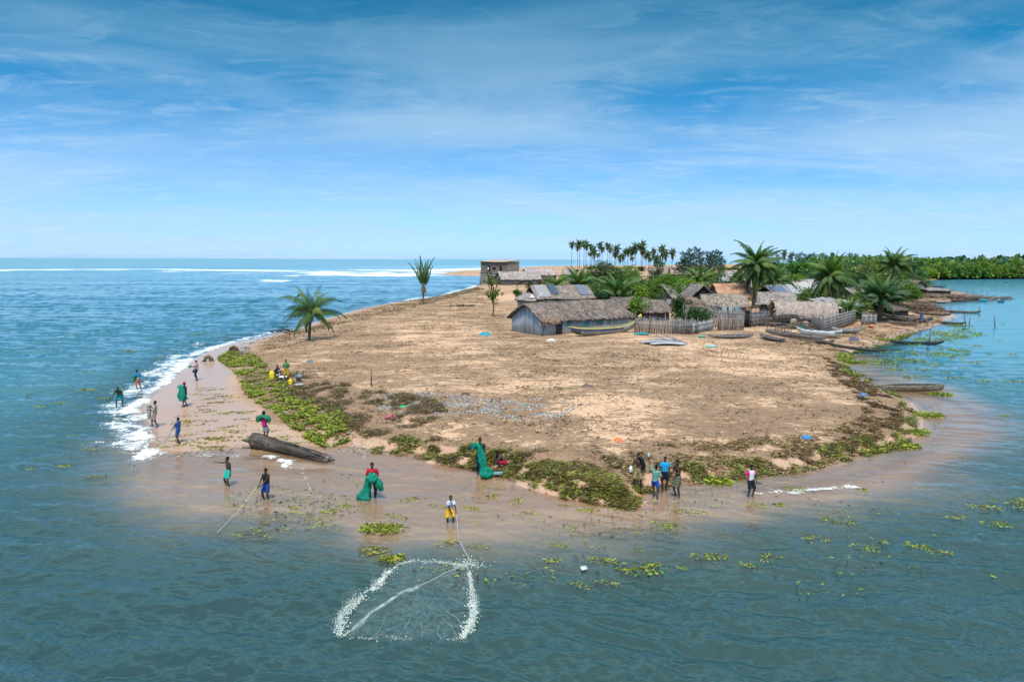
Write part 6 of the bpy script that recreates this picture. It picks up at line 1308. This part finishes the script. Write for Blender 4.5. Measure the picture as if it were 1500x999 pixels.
BB = poly([(1205,520),(1240,535),(1275,560),(1318,590),(1322,615),(1290,640),(1200,664),(1130,680),(1120,668),(1220,640),(1270,610),(1255,580),(1220,550)], .5)
stuff('dark_belt', 'dark brown belt of rotten weed inside the right edge of the spit', 'debris', [blades(clustered(BB, 12000, g, .9, .46), g, .26, .04, [(DB, .50), (BR, .42), (ST, .08)], .08, .3)], 'matte')
TP = poly([(340,500),(450,476),(560,448),(700,420),(730,440),(745,490),(830,505),(1120,505),(1230,500),(1240,530),(1290,580),(1330,625),(1240,665),(1100,690),(960,690),(800,672),(640,655),(520,650),(430,580),(380,530)])
q3 = clustered(TP, 44000, g, 2.2, .44)
stuff('straw_debris', 'brown straw, husks and twigs strewn over the whole spit', 'debris', [blades(q3, g, .17, .045, [(BR, .40), (DB, .30), (ST, .30), ((.30, .20, .13), .08)], .03, .12)], 'matte')
LD = poly([(1120,505),(1230,475),(1300,462),(1340,440),(1345,420),(1400,430),(1440,437),(1400,445),(1375,470),(1340,485),(1290,502),(1240,515)], .4)
stuff('landing_debris', 'brown litter of husks, sticks and dry weed all over the canoe landing', 'debris', [blades(clustered(LD, 15000, g, 2.0, .40), g, .45, .08, [(BR, .4), (DB, .3), (ST, .15), ((.26, .2, .16), .15)], .06, .2)], 'matte')
q4 = clustered(TP, 16000, g, .8, .58)
stuff('dark_debris', 'dark clots of rotten weed and wood scattered over the sand', 'debris', [blades(q4, g, .26, .06, [(DB, .6), (BR, .4)], .08, .25)], 'matte')
cen = clustered(TP, 260, g, 6, .45); cc = np.repeat(cen, 26, 0)+g.normal(size=(len(cen)*26, 2))*np.array([.8, .25])
stuff('weed_clots', 'small ragged clots of brown weed dotted over the sand', 'debris', [blades(cc, g, .30, .05, [(DB, .45), (BR, .4), (DG, .15)], .14, .4)])
EDG = poly([(380,498),(430,484),(520,460),(610,441),(700,420),(710,425),(620,450),(530,470),(450,492),(400,510),(345,520),(320,515)])
stuff('sea_edge_debris', 'dark line of twigs and weed along the seaward edge of the sand', 'debris', [blades(clustered(EDG, 7000, g, 1.6, .38), g, .40, .07, [(DB, .40), (BR, .45), (DG, .15)], .2, .5)])
# litter: scraps of plastic and cloth
LP = poly([(545,585),(600,578),(700,590),(790,590),(850,600),(800,622),(700,618),(640,612),(560,604)])
pc = [((.42, .41, .40), .46), ((.62, .62, .64), .12), ((.03, .35, .20), .12), ((.05, .18, .5), .10), ((.5, .45, .38), .12), ((.55, .06, .10), .04), ((.02, .4, .42), .04)]
q5 = clustered(LP, 5200, g, .9, .46); q6 = clustered(TP, 3500, g, 1.6, .48)
stuff('plastic_litter', 'scraps of white, green and blue plastic scattered over the sand', 'litter', [blades(q5, g, .07, .06, pc, .03, .2), blades(q6, g, .08, .07, pc, .03, .2)], 'plastic')
def scrap(label, px, py, s, col, seed, name='plastic_bag'):
    p = G(px, py); g = np.random.default_rng(seed); n = 7; V = []
    for j in range(n+1):
        for i in range(n+1): u = i/n*2-1; v = j/n*2-1; V.append((s*u*(1+.2*g.random()), s*.7*v*(1+.2*g.random()), s*.55*max(0, 1-u*u*.9-v*v*.9)*(.6+.7*g.random())))
    tag(MB().add(V, [(j*8+i, j*8+i+1, j*8+i+9, j*8+i+8) for j in range(n) for i in range(n)], col).build(name, 'plastic', None, p), label, 'litter')
scrap('crumpled bright blue plastic sheet on the right of the spit', 1181, 642, .32, (.02, .22, .60), 1)
scrap('brown sack lying beside the bright blue plastic sheet', 1191, 643, .30, (.14, .09, .06), 2, 'sack')
scrap('pink and red plastic bag on the sand left of centre', 573, 611, .30, (.65, .08, .22), 3)
scrap('orange plastic scrap on the sand above the group of four', 905, 645, .24, (.75, .14, .04), 4)
scrap('green bottle-coloured bag among the litter field', 590, 596, .24, (.02, .35, .12), 5)
scrap('blue scrap near the right point below the canoes', 1264, 579, .26, (.02, .18, .55), 6)
scrap('blue bundle on the sand between the ruin and the long house', 711, 491, .7, (.02, .25, .33), 7, 'bundle')
scrap('dark blue bundle near the end of the white boat', 1250, 498, .6, (.06, .07, .16), 8, 'bundle')
scrap('white foam scrap on the sand before the long house', 807, 499, .45, (.55, .55, .52), 9)
scrap('small teal scrap on the green weed bank', 415, 605, .16, (.02, .30, .24), 10)
scrap('bluish cloth scrap on the sand right of the white basins', 454, 530, .3, (.10, .15, .22), 11, 'rag')
scrap('dark mound of old weed alone on the open sand', 682, 578, .28, (.07, .045, .03), 12, 'sand_clod')
scrap('grey and brown rag pile on the sand above the middle of the spit', 860, 567, .4, (.12, .08, .06), 13, 'rag_pile')
scrap('floating square white box lid near the middle of the near water', 855, 836, .01, (.7, .7, .7), 14) if False else tag(MB().box((0, 0, .05), (.20, .16, .08), (.6, .62, .62), rz=.3, rx=.15).box((.01, 0, .10), (.13, .10, .03), (.55, .58, .6), rz=.3).build('foam_box', 'plastic', None, (*P(855, 836, 0), .04)), 'white plastic box floating in the open water near the middle', 'box')
# roots and stumps on the sand at upper left
def stump(label, px, py, r, seed, col=(.12, .07, .045)):
    p = G(px, py); g = np.random.default_rng(seed); mb = MB()
    mb.tube([(-r, 0, -.1), (-r*.8, 0, r*.8), (-r*.1, .1, r*1.15), (r*.7, 0, r*.7), (r, 0, -.1)], [r*.34, r*.4, r*.36, r*.34, r*.3], col, 9)
    for i in range(9): a = g.random()*6.28; mb.tube([(0, 0, r*.7), (r*1.1*math.cos(a), r*.8*math.sin(a), r*.4), (r*1.7*math.cos(a), r*1.2*math.sin(a), -.05)], [r*.16, r*.1, r*.04], np.array(col)*(.6+.7*g.random()), 5)
    tag(mb.build('root_stump', 'bark', None, p), label, 'stump')
stump('arched red-brown root stump at the sea edge above the weed bank', 343, 515, .45, 1)
stump('grey-brown ragged stump at the corner of the wet sand', 306, 529, .42, 2, (.15, .12, .08))
# ------------------------------------------------------------------ floating clumps and tufts
def clump(r, n, seed, tall=.16, pal=((YG, .42), (YG2, .22), (DG, .24), (BR, .12)), L=.26, W=.09):
    g = np.random.default_rng(seed); a = g.random(n)*6.28; q = g.random(n)**.6*r; c = np.stack([q*np.cos(a)*1.5, q*np.sin(a)*.8, .0+.03*g.random(n)], 1)
    d = np.stack([np.cos(a+g.normal(size=n)), np.sin(a+g.normal(size=n)), tall*4*g.random(n)], 1); pw = np.array([q_[1] for q_ in pal], float); k = g.choice(len(pal), n, p=pw/pw.sum()); col = np.array([p_[0] for p_ in pal])[k]*(.7+.6*g.random((n, 1)))
    return MB().leaves(c, d, g.normal(size=(n, 3)), L*(.5+.8*g.random(n)), W, col, .25)
tag(clump(.55, 300, 1, .16, L=.2, W=.055).build('water_weed_raft', 'weed', None, (*P(560, 776, 0), .05)), 'largest raft of yellow-green weed floating below the person in the red shirt', 'weed raft')
tag(clump(.30, 150, 2, .16, L=.18, W=.055).build('water_weed_raft', 'weed', None, (*P(575, 821, 0), .07)), 'compact bright raft of weed touching the upper left rim of the cast net', 'weed raft')
tag(clump(.36, 90, 3, .12, ((YG, .3), (YG2, .3), (BR, .3), (DB, .1)), .16, .05).build('water_weed_raft', 'weed', None, (*P(547, 809, 0), .07)), 'loose brownish-yellow weed raft just left of the cast net', 'weed raft')
CL = [(453,757),(483,751),(655,798),(700,803),(820,801),(838,776),(810,823),(883,824),(928,833),(946,838),(962,829),(1000,835),(893,857),(848,860),(1035,817),(1058,818),(1095,830),(1120,820),(1146,815),(975,771),(935,808),(1184,790),(1206,797),(1225,765),(1270,805),(1292,797),(1345,803),(1375,812),(1160,715),(1170,719),(1262,718),(1400,760),(1440,745),(1490,740),(1460,770),(1452,735),
 (1470,610),(1440,560),(1422,532),(1385,545),(1402,515),(1432,507),(1462,500),(1440,491),(1412,495),(1372,520),(1400,481),(1482,520),(1457,482),(1400,555),(1476,580),(1365,535),(1390,500),(1420,478),(1440,470),(1470,475),(1380,510),(1485,560),(1345,520),(1410,540),(1450,520),
 (95,685),(130,660),(100,640),(88,592),(40,580),(60,597),(125,573),(150,585),(285,490),(300,487),(232,525),(190,515),(382,470),(350,476),(396,462),(45,690),(125,545),(140,700),(755,735),(720,728),(690,745),(770,752),(640,742),(600,733),(825,742),(860,748),(912,745),(1010,752),(1110,742),(1140,640+100),(505,742),(430,745),(580,757)]
pr = [clump(.15+.07*i, 22+12*i, 10+i, .10, L=.14, W=.045).mesh('water_weed') for i in range(5)]; first = {}
g = np.random.default_rng(88)
for i, (px, py) in enumerate(CL):
    k = i % 5; xy = P(px, py, 0); far = min(np.hypot(*xy)/32, 2.6); s_ = (.55+.6*g.random())*(.75+.25*far); hz_ = float(H(xy[0], xy[1])); z_ = max(hz_, .07 if hz_ < -.3 else .02)
    lab = 'small clump of yellow-green weed adrift or stranded in the shallows around the spit'
    if k not in first:
        first[k] = link('water_weed_clump', pr[k], M['weed'], None, (*xy, z_)); tag(first[k], lab, 'weed clump', 'small drifting weed clumps'); o = first[k]
    else: o = first[k].copy(); C.objects.link(o); o.location = (xy[0], xy[1], z_)
    o.rotation_euler = (0, 0, g.normal()*.5); o.scale = (s_*1.2, s_, s_)
# elongated stranded strips on the left wet sand and bits everywhere on the water
mb = MB(); g = np.random.default_rng(90)
SP = poly([(232,640),(300,560),(330,560),(360,590),(420,625),(470,650),(440,655),(350,655),(260,655)])
cen = pts_in(SP, 70, g); cc = np.repeat(cen, 28, 0)+g.normal(size=(70*28, 2))*np.array([.42, .10]); mb.leaves(*blades(cc, g, .2, .05, [(YG, .3), (DG, .3), (BR, .4)], .03, .15))
cc = np.vstack([P(330+270*g.random(1500), 655+135*g.random(1500)), P(600+500*g.random(1200), 690+170*g.random(1200)), P(1000+480*g.random(1500), 480+400*g.random(1500)**1.3), P(30+250*g.random(500), 480+230*g.random(500))])
sg = fields(cc[:, 0], cc[:, 1])[0]; kk = fbm(cc[:, 0]/2.5, cc[:, 1]/2.5, 66, 3) > .52; cc = cc[(sg < 0) & kk]; b_ = list(blades(cc, g, .13, .05, [(YG, .35), (DG, .25), (DB, .4)], 0, .1)); b_[0][:, 2] = .03+.05*(fields(cc[:, 0], cc[:, 1])[1] < -.3); mb.leaves(*b_)
RG = poly([(1238,545),(1225,515),(1290,497),(1345,478),(1372,480),(1350,492),(1290,512),(1262,525),(1262,545)]); mb.leaves(*blades(clustered(RG, 5000, g, 1.6, .40), g, .34, .09, [(YG, .45), (DG, .35), (BR, .2)], .12, .5))
RF = poly([(1262,520),(1345,488),(1400,466),(1440,480),(1400,540),(1330,545)]); q = clustered(RF, 2200, g, 2.0, .52); b_ = list(blades(q, g, .36, .09, [(YG, .5), (DG, .5)], 0, .2)); b_[0][:, 2] = np.maximum(b_[0][:, 2], .07); mb.leaves(*b_)
tag(mb.build('scattered_weed', 'weed'), 'scattered bits of weed on the wet sand, in the shallows and along the river edge', 'weed', kind='stuff')
for px, py, r, h_, lab in [(1352, 608, 1.1, .35, 'thick bright green grass tuft farthest right on the point'), (1338, 634, .85, .3, 'green grass tuft below the farthest right one'), (1318, 652, 1.0, .2, 'flat green tuft at the water edge of the right point'), (1275, 658, .8, .15, 'low green tuft left of the flat one on the right point'), (1250, 530, 1.2, .25, 'yellow-green tuft by the dugout end'), (1292, 500, 1.5, .25, 'yellow-green weed mat beside the low canoe'), (1052, 705, .55, .15, 'small green tuft between the group and the child with pink sleeves'), (1378, 577, .8, .15, 'green weed caught at the outer end of the brown dugout')]:
    p = np.array([*P(px, py, .05), 0.0]); p[2] = max(float(H(p[0], p[1])), 0); tag(clump(r*.7, int(260*r), int(px), h_, ((YG, .4), (DG, .45), (YG2, .15)), .34, .07).build('grass_tuft', 'weed', None, p), lab, 'grass tuft')
